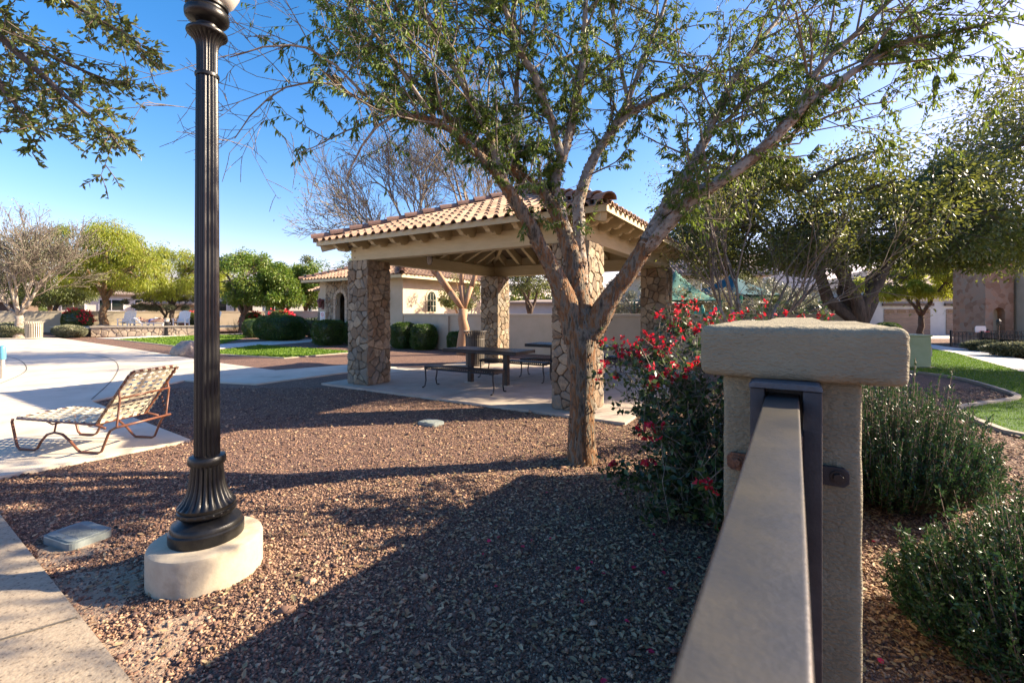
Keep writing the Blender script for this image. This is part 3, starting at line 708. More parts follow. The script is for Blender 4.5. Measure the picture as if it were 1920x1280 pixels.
for x in (.40, .86): mb.tube([chv(x,.012,.32), chv(x+.03,.05,.275), chv(x+.03,CWd-.05,.275), chv(x,CWd-.012,.32)], .009, 6)
mb.tube([chv(.52,0,.205), chv(.53,.012,.31)], .009, 6); mb.tube([chv(.52,CWd,.205), chv(.53,CWd-.012,.31)], .009, 6)
mb.build('seat_frame', M['lounge_frame'], ch, smooth=True)
def bk(s, y, o=0): return chv(px0+math.cos(ang)*s-math.sin(ang)*o, y, .30+math.sin(ang)*s+math.cos(ang)*o)
mb = MB(); e = .025
mb.tube([bk(0,e), bk(BL-.06,e), bk(BL-.012,e+.02), bk(BL,e+.06), bk(BL,CWd-e-.06), bk(BL-.012,CWd-e-.02), bk(BL-.06,CWd-e), bk(0,CWd-e), bk(0,e)], rr, 8)
mb.build('back_frame', M['lounge_frame'], ch, smooth=True)
mb = MB()
for y in (e-.01, CWd-e+.01): mb.tube([bk(.46,y), bk(.40,y,-.07), chv(1.26,y,.30), chv(1.28,y,.29)], .0105, 7)
mb.tube([bk(.40,e,-.07), bk(.43,CWd-e,-.07)], .0105, 7); mb.tube([chv(1.30,0,.29), chv(1.30,CWd,.29)], rr, 8)
for i in range(4): mb.tube([chv(1.25-i*.012,CWd-e+.01,.36+i*.045), chv(1.23-i*.012,CWd-e+.01,.335+i*.045)], .006, 5)
mb.build('back_support', M['lounge_frame'], ch, smooth=True)
def weave(P, L, n_cross, n_long, off):
    mb = MB(); cp = L/n_cross; w = cp*.56; lp_ = (CWd-.07)/n_long; lw = lp_*.54
    for i in range(n_cross):
        s = (i+.5)*cp; vs = []; N = n_long*4
        for j in range(N+1):
            y = e-.017+(CWd-2*e+.034)*j/N; q = .005*math.sin((y-.035)/lp_*math.pi+math.pi*(i % 2)) if 0 < j < N else (-.018)
            if j in (1, N-1): q = .011
            vs += [P(s-w/2, y, q+off), P(s+w/2, y, q+off)]
        f = [(2*j, 2*j+1, 2*j+3, 2*j+2) for j in range(N)]; mb.add(vs, f); mb.add([v+Vector((0,0,-.002)) for v in vs], [tuple(reversed(a)) for a in f])
    for k in range(n_long):
        y = .035+(k+.5)*lp_; vs = []; N = n_cross*2
        for j in range(N+1):
            s = L*j/N; q = -.005*math.sin(math.pi*(s/cp)+math.pi*(k % 2)+math.pi/2*0) if 0 < j < N else -.015
            vs += [P(s, y-lw/2, q+off), P(s, y+lw/2, q+off)]
        if k >= 0: vs += [P(L+.014, y-lw/2, 0), P(L+.014, y+lw/2, 0), P(L, y-lw/2, -.018), P(L, y+lw/2, -.018)]; N2 = N+2
        else: N2 = N
        vs_ = vs[:2*(N)]+[P(L, y-lw/2, .015), P(L, y+lw/2, .015)]+vs[2*(N+1):]
        f = [(2*j, 2*j+1, 2*j+3, 2*j+2) for j in range(N2)]; mb.add(vs_, f)
    return mb
weave(lambda s, y, o: chv(1.0-s, y, .303+.034*s+o), .99, 15, 6, .006).build('seat_webbing', M['strap'], ch)
weave(lambda s, y, o: bk(s, y, o), BL, 11, 6, .004).build('back_webbing', M['strap'], ch)

# small ground boxes
def lid_box(c, w, d, rz, label, name='valve_box'):
    t = empty(name, c, rz, label, 'valve box', 'irrigation valve boxes in the gravel')
    def rr_(w, d, r_): return [(sx*(w/2-r_)+r_*math.cos(a), sy*(d/2-r_)+r_*math.sin(a)) for sx, sy, a0 in ((1,1,0),(-1,1,90),(-1,-1,180),(1,-1,270)) for a in [R(a0+k*18) for k in range(6)]]
    MB().prism(rr_(w, d, .045), 'z', -.05, .034).build('box_rim', M['box_lid'], t)
    m = MB(); m.prism(rr_(w-.03, d-.03, .035), 'z', .034, .043)
    for i in range(int(w/.02)-3): x = -w/2+.05+i*.02; m.box(x, x+.008, -d/2+.06, d/2-.06, .043, .046)
    m.box(-.03, .03, -d/2+.022, -d/2+.042, .043, .047)
    m.build('lid', M['box_lid'], t, bevel=.001, seg=1)
lid_box(Vector((-2.87, 3.01, .012)), .33, .24, R(-22), 'nearer grey green plastic valve box lid left of the lamp post')
lid_box(G(808, 795), .30, .24, R(-32), 'farther grey green valve box lid in front of the pavilion')
b = bmesh.new(); bmesh.ops.create_icosphere(b, subdivisions=4, radius=1)
from mathutils import noise
for v in b.verts:
    n_ = v.co.copy(); k = 1+.30*noise.noise(n_*1.3+Vector((4, 2, 1)))+.22*abs(noise.noise(n_*2.6))+.05*noise.noise(n_*9)
    v.co = Vector((n_.x*.40*k, n_.y*.34*k, max(-.06, n_.z*.46*k+.06)))
me = bpy.data.meshes.new('boulder'); b.to_mesh(me); b.free()
bo = link('boulder', me, M['boulder'], None, True); bo.location = G(350, 667.5)+Vector((-.05, .1, 0)); bo.rotation_euler = (0, 0, .3); tag(bo, 'grey rounded boulder just left of the lamp post on the gravel', 'boulder')
bp_ = empty('short_post', G(3, 712)+Vector((-.03, .05, .03)), 0, 'short steel post with a blue top at the left edge of the concrete', 'post')
MB().lathe([(.035,0),(.035,.42)], 16).build('pole', M['beige_metal'], bp_, smooth='auto')
MB().lathe([(.05,.42),(.056,.44),(.056,.66),(.045,.71),(.02,.73)], 20).build('cap', M['blue'], bp_, smooth='auto')

# ------------------------------------------------------------------ stone fronted restroom building
RC = W(-17.2, 17.0)
rb = empty('restroom_building', RC, -TH, 'beige restroom building with fieldstone front, arched niche and clay tile roof', 'building')
A0, A1, B0, B1 = -2.86, 2.86, -2.8, 2.9; HZ = 3.02
nx0, nx1, nz0, nz1 = -1.57, -.90, .68, 2.1     # arched niche in the front
m = MB()
m.box(A0, nx0, B0, B0+.2, 0, HZ); m.box(nx1, A1, B0, B0+.2, 0, HZ); m.box(nx0, nx1, B0, B0+.2, 0, nz0)
arch = [((nx0+nx1)/2+(nx1-nx0)/2*math.cos(R(180-i*15)), nz1+(nx1-nx0)/2*math.sin(R(180-i*15))) for i in range(13)]
top_ = [(nx0, HZ), ]+[(nx0, nz1)]+arch[1:-1]+[(nx1, nz1), (nx1, HZ)]
m.prism(top_, 'y', B0, B0+.2)
m.box(A1-.2, A1, B0+.2, B1, 0, HZ); m.box(A0, A1-.2, B1-.2, B1, 0, HZ); m.box(A0, A0+.2, B0+.2, B1-.2, 0, HZ)
m.build('wall', M['stucco_far'], rb)
MB().box(nx0-.1, nx1+.1, B0+.55, B0+.6, 0, HZ-.1).build('niche_back', M['bg_grey'], rb)
MB().box(nx0-.08, nx1+.08, B0-.07, B0+.5, nz0-.07, nz0-.002).build('sill', M['white_stucco'], rb)
m = MB(); r_ = random.Random(5)
def skipf(x, z):
    X = x-2.35; cxm = (nx0+nx1)/2
    return (abs(X-cxm) < .40 and nz0-.1 < z < nz1) or math.hypot(X-cxm, z-nz1) < .40
stones(m, (-2.35, B0-.002, 0), (1,0,0), (0,-1,0), 2.9, HZ-.02, .21, r_, .04, .01, skipf)
m.build('stone_facing', M['rock'], rb)
m = MB(); cxm = (nx0+nx1)/2      # ring of arch stones
for i in range(9):
    a0, a1 = R(180-i*20-1.5), R(180-(i+1)*20+1.5); ri, ro = .335, .50
    m.prism([(cxm+ri*math.cos(a0), nz1+ri*math.sin(a0)), (cxm+ro*math.cos(a0), nz1+ro*math.sin(a0)), (cxm+ro*math.cos(a1), nz1+ro*math.sin(a1)), (cxm+ri*math.cos(a1), nz1+ri*math.sin(a1))], 'y', B0-.065, B0+.02)
for i in range(6):
    for s in (-1, 1):
        x = cxm+s*.335; m.box(min(x, x+s*.16), max(x, x+s*.16), B0-.065, B0+.02, nz0+.01+i*.235, nz0+.225+i*.235)
m.build('arch_stones', M['rock_pale'], rb, bevel=.008, seg=1)
# arched window on the side wall
wz0, wz1, wy0, wy1 = 1.52, 2.22, -1.28, -.72
wc = (wy0+wy1)/2; wr = (wy1-wy0)/2
def archpoly(g): return [(wc+(wr+g)*math.cos(R(180-i*15)), wz1-.05+(wr+g)*math.sin(R(180-i*15))) for i in range(13)]+[(wc+wr+g, wz0-g), (wc-wr-g, wz0-g)]
fr = MB().prism(archpoly(.09), 'x', A1+.002, A1+.035).build('window', M['stucco_far'], rb)
MB().prism(archpoly(0), 'x', A1+.035, A1+.042).build('pane', M['glass'], fr)
mm = MB()
for y in (wc-.1, wc+.1): mm.box(A1+.042, A1+.05, y-.008, y+.008, wz0, wz1+.15)
for z in (1.78, 2.04): mm.box(A1+.0425, A1+.0495, wy0, wy1, z-.008, z+.008)
mm.build('muntins', M['beige_metal'], fr)
RR = 3.42; rz0, rza = 3.06, 4.28
def zr(r): return rza-(rza-rz0)*r/RR
mb = MB()
for k in range(4):
    n0 = len(mb.v); mb.add([(-RR,-RR,rz0-.05),(RR,-RR,rz0-.05),(0,0,rza-.05),(-RR,-RR,rz0),(RR,-RR,rz0),(0,0,rza)], [(2,1,0),(3,4,5),(0,1,4,3)]); mb.xf(n0, Matrix.Rotation(k*math.pi/2, 4, 'Z'))
mb.box(-RR+.1, RR-.1, -RR+.1, RR-.1, rz0-.06, rz0-.051)
mb.build('roof', M['beam'], rb)
mb = MB()
for k in range(4):
    n0 = len(mb.v); mb.box(-RR-.02, RR+.02, -RR-.02, -RR, rz0-.12, rz0+.01); mb.xf(n0, Matrix.Rotation(k*math.pi/2, 4, 'Z'))
mb.build('fascia', M['beam'], rb)
for k in (0, 1, 3):
    mb = MB(); tile_slope(mb, RR+.06, RR+.05, lambda r: zr(r)+.01, wave=.24, course=.38, hump=1.15); mb.xf(0, Matrix.Rotation(k*math.pi/2, 4, 'Z')); mb.build('roof_tiles', M['tile'], rb)
for k in range(4):
    mb = MB(); dgl = Matrix.Rotation(k*math.pi/2, 4, 'Z') @ Vector((-1, -1, 0))
    cap_run(mb, dgl*(RR+.06)+Vector((0,0,rz0+.05)), Vector((0,0,rza+.06)), r=.11); mb.build('hip_tiles', M['tile_dark'], rb)
# lower side wing
m = MB().box(A0-1.4, A0-.003, B0+.9, B1-.8, 0, 2.55); m.build('side_wing', M['stucco_far'], rb)
m = MB(); stones(m, (A0-1.4, B0+.895, 0), (1,0,0), (0,-1,0), .8, 1.5, .2, random.Random(9), .04); m.build('stone_base', M['rock'], rb)
m = MB()
for j in range(5):
    for i in range(9):
        x = A0-1.75+i*.24; z = 2.56+j*.14; y = B0+.45+j*.36
        if x > A0-.1: continue
        pts = [(x+f*.24+.12, z_*1.1) for f, z_ in TILE]
        m.add([(px_, y, z+.04+pz) for px_, pz in pts]+[(px_, y+.4, z+.15+pz) for px_, pz in pts]+[(px_, y, z+.02+pz) for px_, pz in pts], [(q, q+1, 11+q, 10+q) for q in range(9)]+[(20+q, 21+q, q+1, q) for q in range(9)])
m.build('wing_roof', M['tile'], rb)
def wall_lantern(x, y, z, label, rot=0, s=1.0):
    t = empty('wall_lantern', RC+Matrix.Rotation(-TH, 3, 'Z')@Vector((x, y, 0)), -TH+rot, label, 'lantern', 'dark red wall lanterns on the restroom')
    MB().box(-.10*s, .10*s, -.03, 0, z-.28*s, z+.22*s).build('back_plate', M['lantern'], t, bevel=.01, seg=1)
    MB().lathe([(.02,z-.22*s),(.09*s,z-.16*s),(.12*s,z+.08*s),(.17*s,z+.10*s),(.10*s,z+.2*s),(.02,z+.26*s)], 6, (0,-.17,0)).build('lantern_body', M['lantern'], t)
    MB().box(-.015, .015, -.15, -.03, z+.17*s, z+.2*s).build('bracket', M['lantern'], t)
wall_lantern(-2.6, B0, 1.92, 'dark red wall lantern above the small white sign on the restroom front')
wall_lantern(1.72, B0, 2.0, 'tall dark red wall lantern just right of the front left stone column', 0, 1.7)
wall_lantern(A0-.75, B0+.9, 1.80, 'dark red wall lantern on the low side wing of the restroom', 0, 1.2)
sg = empty('pool_rules_sign', RC+Matrix.Rotation(-TH, 3, 'Z')@Vector((-2.62, B0, 0)), -TH, 'small white sign with a red mark on the restroom wall under a lantern', 'sign')
MB().box(-.17, .17, -.02, -.003, .86, 1.52).build('panel', M['white'], sg)
m = MB(); m.tube([(.09*math.cos(i*math.pi/8), -.022, 1.37+.09*math.sin(i*math.pi/8)) for i in range(17)], .013, 4, cap=False); m.tube([(-.06, -.023, 1.43), (.06, -.023, 1.31)], .012, 4); m.build('prohibition_mark', M['red_paint'], sg)
m = MB()
for i in range(7):
    if i == 3: continue
    m.box(-.12, .12-.03*(i % 2), -.0225, -.0205, 1.22-i*.05-.012, 1.22-i*.05+.006)
m.build('text_lines', M['bg_grey'], sg)

# long low wall behind the pavilion
def stucco_wall(p0, p1, h, th, label, m=M['stucco_far'], capw=.06, posts=(), name='garden_wall', caph=.09):
    p0, p1 = Vector(p0), Vector(p1); d = p1-p0; L = d.length; rz = math.atan2(d.y, d.x)
    t = empty(name, (p0.x, p0.y, 0), rz, label, 'wall')
    MB().box(0, L, -th/2, th/2, -.05, h-caph).build('wall', m, t)
    MB().box(-.03, L+.03, -th/2-capw/2, th/2+capw/2, h-caph+.001, h).build('cap', m, t, bevel=.01, seg=2)
    for x in posts:
        MB().box(x-.25, x+.25, -th/2-.1, th/2+.1, -.05, h-caph-.003).build('pier', m, t)
    return t
stucco_wall(W(-14.30, 14.3), W(1.2, 14.3), 1.44, .2, 'long low beige stucco wall running behind the pavilion', posts=(2.3, 8.2))

# ------------------------------------------------------------------ trees
def curve(p0, p1, n=6, sag=0.0, wob=.0, r=random, up=0.0):
    p0, p1 = Vector(p0), Vector(p1); L = (p1-p0).length; out = []
    for i in range(n+1):
        t = i/n; p = p0.lerp(p1, t); p.z += (math.sin(t*math.pi)*up-sag*t*t)*L
        if 0 < i < n: p += Vector((r.uniform(-1,1), r.uniform(-1,1), r.uniform(-1,1)))*wob*L
        out.append(p)
    return out
def cluster_tree(name, label, cat, base, trunk, crown, rad, nc, nl, L, Wd, lm, bm, group=None, tr=.15, seed=1, droop=.3, cl=.28, forks=4, flat=.75, twm=None, shell=.55, lean=None, tpts=None, ntw=10):
    """trunk = height of first fork; crown = centre (world offsets from base); rad = (rx,ry,rz); leaves gather in nc clumps, each on a limb of its own"""
    r = random.Random(seed); q = np.random.default_rng(seed)
    root = empty(name, base, 0, label, cat, group); C = Vector(crown); rad = Vector(rad)
    f = Vector((C.x*.3, C.y*.3, trunk)) if lean is None else Vector(lean)
    mb = MB(); tp = tpts or curve((0,0,-.1), f, 5, wob=.05, r=r)
    mb.tube(tp, [tr*(1.25 if i == 0 else 1-.3*i/len(tp)) for i in range(len(tp))], 10, jit=.08)
    f = Vector(tp[-1]); cs = []
    for i in range(nc):
        while True:
            v = Vector((r.uniform(-1,1), r.uniform(-1,1), r.uniform(-1,1)))
            if shell < v.length < 1 or (v.length < 1 and r.random() < .25): break
        if v.z < -.55: v.z *= .6
        cs.append(C+Vector((v.x*rad.x, v.y*rad.y, v.z*rad.z)))
    mains = []
    for i in range(forks):
        a = 2*math.pi*i/forks+r.uniform(-.3, .3); e = C+Vector((math.cos(a)*rad.x*.5, math.sin(a)*rad.y*.5, r.uniform(-.2, .3)*rad.z))
        p = curve(f, e, 6, wob=.05, r=r, up=.08); mains.append(p); mb.tube(p, [tr*.62*(1-.75*k/6) for k in range(7)], 7, jit=.08)
    A, B, RA, RB = [], [], [], []
    for c in cs:
        best = min(((p-c).length, p) for m_ in mains for p in m_[2:])[1] if True else f
        p = curve(best, c, 4, wob=.08, r=r, up=.08)
        for k in range(4): A.append(p[k]); B.append(p[k+1]); RA.append(tr*.22*(1-.2*k)); RB.append(tr*.22*(.8-.2*k))
        for k in range(ntw):
            v = rvec(r); v = Vector((v.x, v.y, v.z*flat))*cl*min(rad.x, rad.z)*r.uniform(.5, 1.5); s_ = p[r.choice((2,3,4))]
            A.append(s_); B.append(c+v-Vector((0,0,droop*v.length*.7))); RA.append(tr*.06); RB.append(tr*.015)
    mb.build('trunk', bm, root, smooth=True)
    V, F = segs(A, B, RA, RB, 4); npmesh('branches', V, F, twm or bm, root)
    per = nl//nc; Ps, Ds = [], []
    for c in cs:
        k = int(per*r.uniform(.5, 1.5)); d = unit(q.normal(size=(k, 3))); s_ = cl*min(rad.x, rad.z)*r.uniform(.7, 1.35)
        o = d*(q.random((k, 1))**.5)*s_; o[:, 2] *= flat; o[:, 2] -= droop*(np.hypot(o[:, 0], o[:, 1]))**1*.8*(droop > 0)
        Ps.append(np.array(c)+o); D = d+q.normal(0, .6, (k, 3)); D[:, 2] -= droop*2.2; Ds.append(D)
    leaves('foliage', np.concatenate(Ps), np.concatenate(Ds), L, Wd, lm, root, r=q)
    return root
def grow(p, d, L, rad, lv, out, r, spread=.55, kids_=(3, 4), up=.1, mins=0, shrink=.68, tips=None, n=4, grav=0):
    pts = [p]; dd = d.copy()
    for i in range(n):
        dd = (dd+rvec(r)*.13+Vector((0,0,up*.5-grav*lv*0))).normalized(); pts.append(pts[-1]+dd*(L/n))
    for i in range(n): out.append((pts[i], pts[i+1], rad*(1-.5*i/n), rad*(1-.5*(i+1)/n)))
    if lv <= mins:
        if tips is not None: tips.append((pts[-1], dd)); tips.append((pts[-2], dd))
        return
    for k in range(r.randint(*kids_)):
        t = r.uniform(.3, 1) if k else 1.0; i = min(n-1, int(t*n)); q = pts[i].lerp(pts[i+1], t*n-i)
        nd = (dd+rvec(r)*spread*1.3+Vector((0,0,up))).normalized()
        grow(q, nd, L*shrink*r.uniform(.75, 1.15), rad*.52 if k else rad*.6, lv-1, out, r, spread, kids_, up, mins, shrink, tips, n, grav)
def bare_tree(name, label, base, forkz, limbs, lv, L, tr, bm, tw, seed, group=None, spread=.5, lr=.6, lf=None, nlf=0, lfL=.05, up=.12, minr=.004, kids_=(3,4)):
    r = random.Random(seed); root = empty(name, base, 0, label, 'tree', group)
    mb = MB(); tp = curve((0,0,-.1), (0, 0, forkz), 5, wob=.04, r=r); mb.tube(tp, [tr*1.3]+[tr*(1-.06*i) for i in range(5)], 10, jit=.08)
    out = []; tips = []
    for d, l in limbs:
        d = Vector(d).normalized(); o = []; grow(Vector(tp[-1]), d, l, tr*lr, lv, o, r, spread, kids_, up, 0, .7, tips)
        out += o
    for a, b_, ra, rb_ in [x for x in out if x[2] > tr*.28]: mb.tube([a, b_], [ra, rb_], 7)
    mb.build('trunk', bm, root, smooth=True)
    o = [x for x in out if x[2] <= tr*.28]
    V, F = segs([x[0] for x in o], [x[1] for x in o], [max(x[2], minr) for x in o], [max(x[3], minr*.8) for x in o], 3); npmesh('twigs', V, F, tw, root)
    if lf:
        q = np.random.default_rng(seed); k = q.integers(0, len(tips), nlf); P = np.array([tuple(tips[i][0]) for i in k])+q.normal(0, .12, (nlf, 3)); D = q.normal(size=(nlf, 3))+[0,0,-.4]
        leaves('foliage', P, D, lfL, .35, lf, root, r=q)
    return root

# --- the multi-trunk tree in the middle (limbs read off the photograph, each at its own distance)
def main_tree():
    r = random.Random(42); base = G(1090, 866); root = empty('crape_myrtle_tree', base, 0, 'large multi-limbed tree with peeling orange bark standing in the gravel before the pavilion', 'tree')
    T = [([(1090,884,4.57,72),(1090,868,4.57,60),(1090,852,4.57,54),(1090,780,4.57,46),(1091,715,4.57,48),(1091,670,4.57,54),(1092,632,4.57,60),(1092,600,4.57,50)], 1),
     ([(1080,640,4.57,46),(1068,590,4.55,46),(1050,535,4.5,38),(1026,485,4.45,32),(1003,440,4.4,29),(978,392,4.35,27),(948,348,4.3,24),(919,308,4.2,20),(868,262,4.1,16),(817,226,4.0,13),(740,214,3.9,9),(670,190,3.8,6),(600,130,3.7,4)], 1),
     ([(1098,620,4.57,48),(1085,560,4.6,42),(1075,500,4.65,38),(1066,450,4.7,34),(1048,412,4.7,28),(1028,372,4.7,25),(985,335,4.65,20),(937,303,4.6,17),(894,262,4.6,14),(840,222,4.6,12),(810,192,4.6,11),(794,120,4.55,9),(764,66,4.5,8),(735,-10,4.45,6),(700,-90,4.4,4)], 1),
     ([(1062,440,4.7,28),(1040,365,4.75,20),(1047,318,4.8,20),(1069,248,4.85,18),(1083,182,4.9,16),(1093,120,4.9,14),(1098,36,4.95,11),(1102,-40,5,8),(1108,-120,5,5)], 1),
     ([(1090,560,4.65,30),(1088,470,4.9,27),(1082,400,5.0,25),(1091,346,5.05,23),(1112,299,5.1,20),(1142,255,5.15,17),(1185,205,5.2,14),(1271,168,5.3,10),(1340,132,5.4,7),(1450,118,5.5,4)], 1),
     ([(1140,258,5.15,14),(1185,175,5.2,11),(1215,90,5.3,9),(1245,20,5.3,7),(1260,-60,5.3,5)], 1),
     ([(948,350,4.3,18),(925,275,4.25,15),(901,226,4.2,13),(879,182,4.15,12),(843,109,4.1,10),(813,55,4.05,9),(777,-5,4.0,7),(750,-70,4,4)], 1),
     ([(980,342,4.66,14),(968,320,4.7,14),(967,255,4.75,13),(969,170,4.8,11),(972,109,4.85,8),(965,30,4.9,6),(960,-50,5,4)], 1),
     ([(1052,300,4.8,17),(1040,245,4.75,18),(1025,197,4.7,17),(1003,146,4.65,16),(978,100,4.6,14),(953,40,4.55,12),(935,-10,4.5,9),(915,-90,4.4,6)], 1),
     ([(975,108,4.6,9),(1000,60,4.7,8),(1010,0,4.8,7),(1015,-80,4.8,4)], 1),
     ([(1100,632,4.57,48),(1122,592,4.5,44),(1150,552,4.45,38),(1183,506,4.4,35),(1216,450,4.35,33)], 1),
     ([(1208,462,4.35,28),(1236,405,4.4,26),(1268,357,4.5,24),(1300,308,4.6,21),(1330,245,4.7,18),(1352,195,4.75,16),(1375,150,4.8,13),(1402,105,4.85,11),(1440,60,4.9,9),(1490,-10,4.95,7),(1530,-80,5,4)], 1),
     ([(1210,468,4.35,26),(1255,418,4.2,26),(1300,368,4.1,26),(1350,338,4.0,25),(1400,308,3.95,23),(1452,258,3.9,22),(1500,205,3.85,20),(1530,180,3.85,18),(1580,150,3.8,16),(1640,110,3.8,12),(1700,75,3.75,9),(1780,62,3.7,6),(1850,48,3.6,3)], 1),
     ([(1500,205,3.85,14),(1515,160,3.85,13),(1545,120,3.9,12),(1590,75,3.95,11),(1640,30,4,9),(1690,-15,4,6),(1730,-80,4,4)], 1),
     ([(1330,245,4.7,10),(1370,225,4.7,9),(1395,185,4.7,8),(1440,150,4.7,6),(1520,112,4.7,4)], 1),
     ([(1360,330,4.0,9),(1420,290,4.2,8),(1500,240,4.4,6),(1600,200,4.6,4),(1680,190,4.7,3)], 1),
     ([(817,226,4.0,8),(760,140,3.8,7),(700,60,3.7,6),(650,-10,3.6,4)], 1),
     ([(740,214,3.9,7),(690,250,3.8,5),(650,330,3.75,3)], 0), ([(690,185,3.8,6),(600,95,3.6,5),(520,80,3.5,4),(430,108,3.4,2)], 0),
     ([(640,160,3.75,5),(560,150,3.65,4),(480,200,3.6,3),(440,260,3.6,2)], 0), ([(1185,205,5.2,10),(1160,120,5.3,8),(1150,20,5.3,6),(1145,-60,5.3,4)], 1),
     ([(810,192,4.6,8),(740,170,4.8,6),(660,120,5,4),(600,60,5.1,3)], 1)]
    mb = MB(); mb2 = MB(); limbs = []
    for pts, lf in T:
        P = [at(x, y, Y)-base for x, y, Y, w in pts]; rad = [max(w*(.5 if w > 42 else .45)/853*Y, .004) for x, y, Y, w in pts]
        # smooth and roughen
        Q, rd = [P[0]], [rad[0]]
        for a, b_, ra, rb_ in zip(P[:-1], P[1:], rad[:-1], rad[1:]):
            Q += [a.lerp(b_, .3), a.lerp(b_, .7)]; rd += [ra*.7+rb_*.3, ra*.3+rb_*.7]
        Q.append(P[-1]); rd.append(rad[-1])
        Q = [q+rvec(r)*min(.012, rd[i]*.5)*(0 < i < len(Q)-1) for i, q in enumerate(Q)]
        (mb if rad[0] > .092 else mb2).tube(Q, rd, 14 if rad[0] > .05 else 8, jit=.07); limbs.append((Q, rd, lf))
    # swellings, knots and flakes of peeling bark
    fk = []
    for Q, rd, lf in limbs:
        if rd[0] < .045: continue
        for i in range(len(Q)-1):
            if rd[i] < .035: break
            seg_ = Q[i+1]-Q[i]
            for k in range(int(seg_.length*230)):
                p = Q[i].lerp(Q[i+1], r.random()); v = rvec(r); v = (v-seg_.normalized()*v.dot(seg_.normalized())).normalized()
                fk.append((p+v*rd[i]*.99, v, seg_.normalized()))
    tr = mb.build('trunk', M['bark'], root, smooth=True); mb2.build('limbs', M['bark_grey'], root, smooth=True)
    P_ = np.array([tuple(f[0]) for f in fk]); Vv = np.array([tuple(f[1]) for f in fk]); Tt = np.array([tuple(f[2]) for f in fk]); n = len(P_)
    sg_ = rng.choice([-1., 1.], n)[:, None]; D = Tt*sg_*1+Vv*rng.uniform(.05, .3, n)[:, None]
    Vt, Ft = leaf_geo(P_, D, .034, .42, fold=.3); npmesh('bark_flakes', Vt, Ft, M['bark'], tr)
    A = []; LP_, LD = [], []
    for Q, rd, lf in limbs:
        for i in range(1, len(Q)-1):
            if rd[i] > .062: continue
            L = (Q[i+1]-Q[i]).length; nb = L/.15
            nb = int(nb)+(r.random() < nb-int(nb))
            for _ in range(nb):
                p = Q[i].lerp(Q[i+1], r.random()); ax = (Q[i+1]-Q[i]).normalized()
                d = (ax*.6+rvec(r)*.9+Vector((0,0,.25))).normalized(); l = r.uniform(.35, .95)
                if (p+base).z < 3.1: d.z = abs(d.z); l *= .6
                out = []; tips = []; grow(p, d, l, min(rd[i]*.5, .013), 2, out, r, .7, (3, 4), .02, 0, .6, tips, 3)
                A += out
                sx_ = (p+base).x/(p+base).y; ln = .015 if (not lf or sx_ < -.43) else (.15 if sx_ < -.36 else (.86 if sx_ < .25 else .70))
                for a, b_, ra, rb_ in out:
                    if r.random() < ln and ra < .008:
                        for k in range(r.randint(3, 8)):
                            t = r.random(); LP_.append(tuple(a.lerp(b_, t)+rvec(r)*.012)); dv = (b_-a).normalized()*.5+rvec(r)*.55+Vector((0,0,-.85)); LD.append(tuple(dv))
    # leafy shoots straight from the old wood
    for Q, rd, lf in limbs[1:]:
        if not lf: continue
        for i in range(2, len(Q)-1):
            if (Q[i]+base).z < 2.35 or (Q[i]+base).x/(Q[i]+base).y < -.36 or r.random() > .55: continue
            for _ in range(3):
                c = Q[i]+rvec(r)*rd[i]; d = (rvec(r)+Vector((0,0,.2))).normalized(); e = c+d*r.uniform(.12, .34); A.append((c, e, .005, .002))
                for k in range(r.randint(20, 42)):
                    LP_.append(tuple(c.lerp(e, r.random())+rvec(r)*.03)); LD.append(tuple(d*.4+rvec(r)*.7+Vector((0,0,-.8))))
    V, F = segs([x[0] for x in A], [x[1] for x in A], [max(x[2], .0026) for x in A], [max(x[3], .0018) for x in A], 4); npmesh('twigs', V, F, M['twig'], root)
    leaves('foliage', LP_, LD, .062, .30, M['leaf_main'], root)
    print('main tree', len(A), 'twigs', len(LP_), 'leaves')
main_tree()

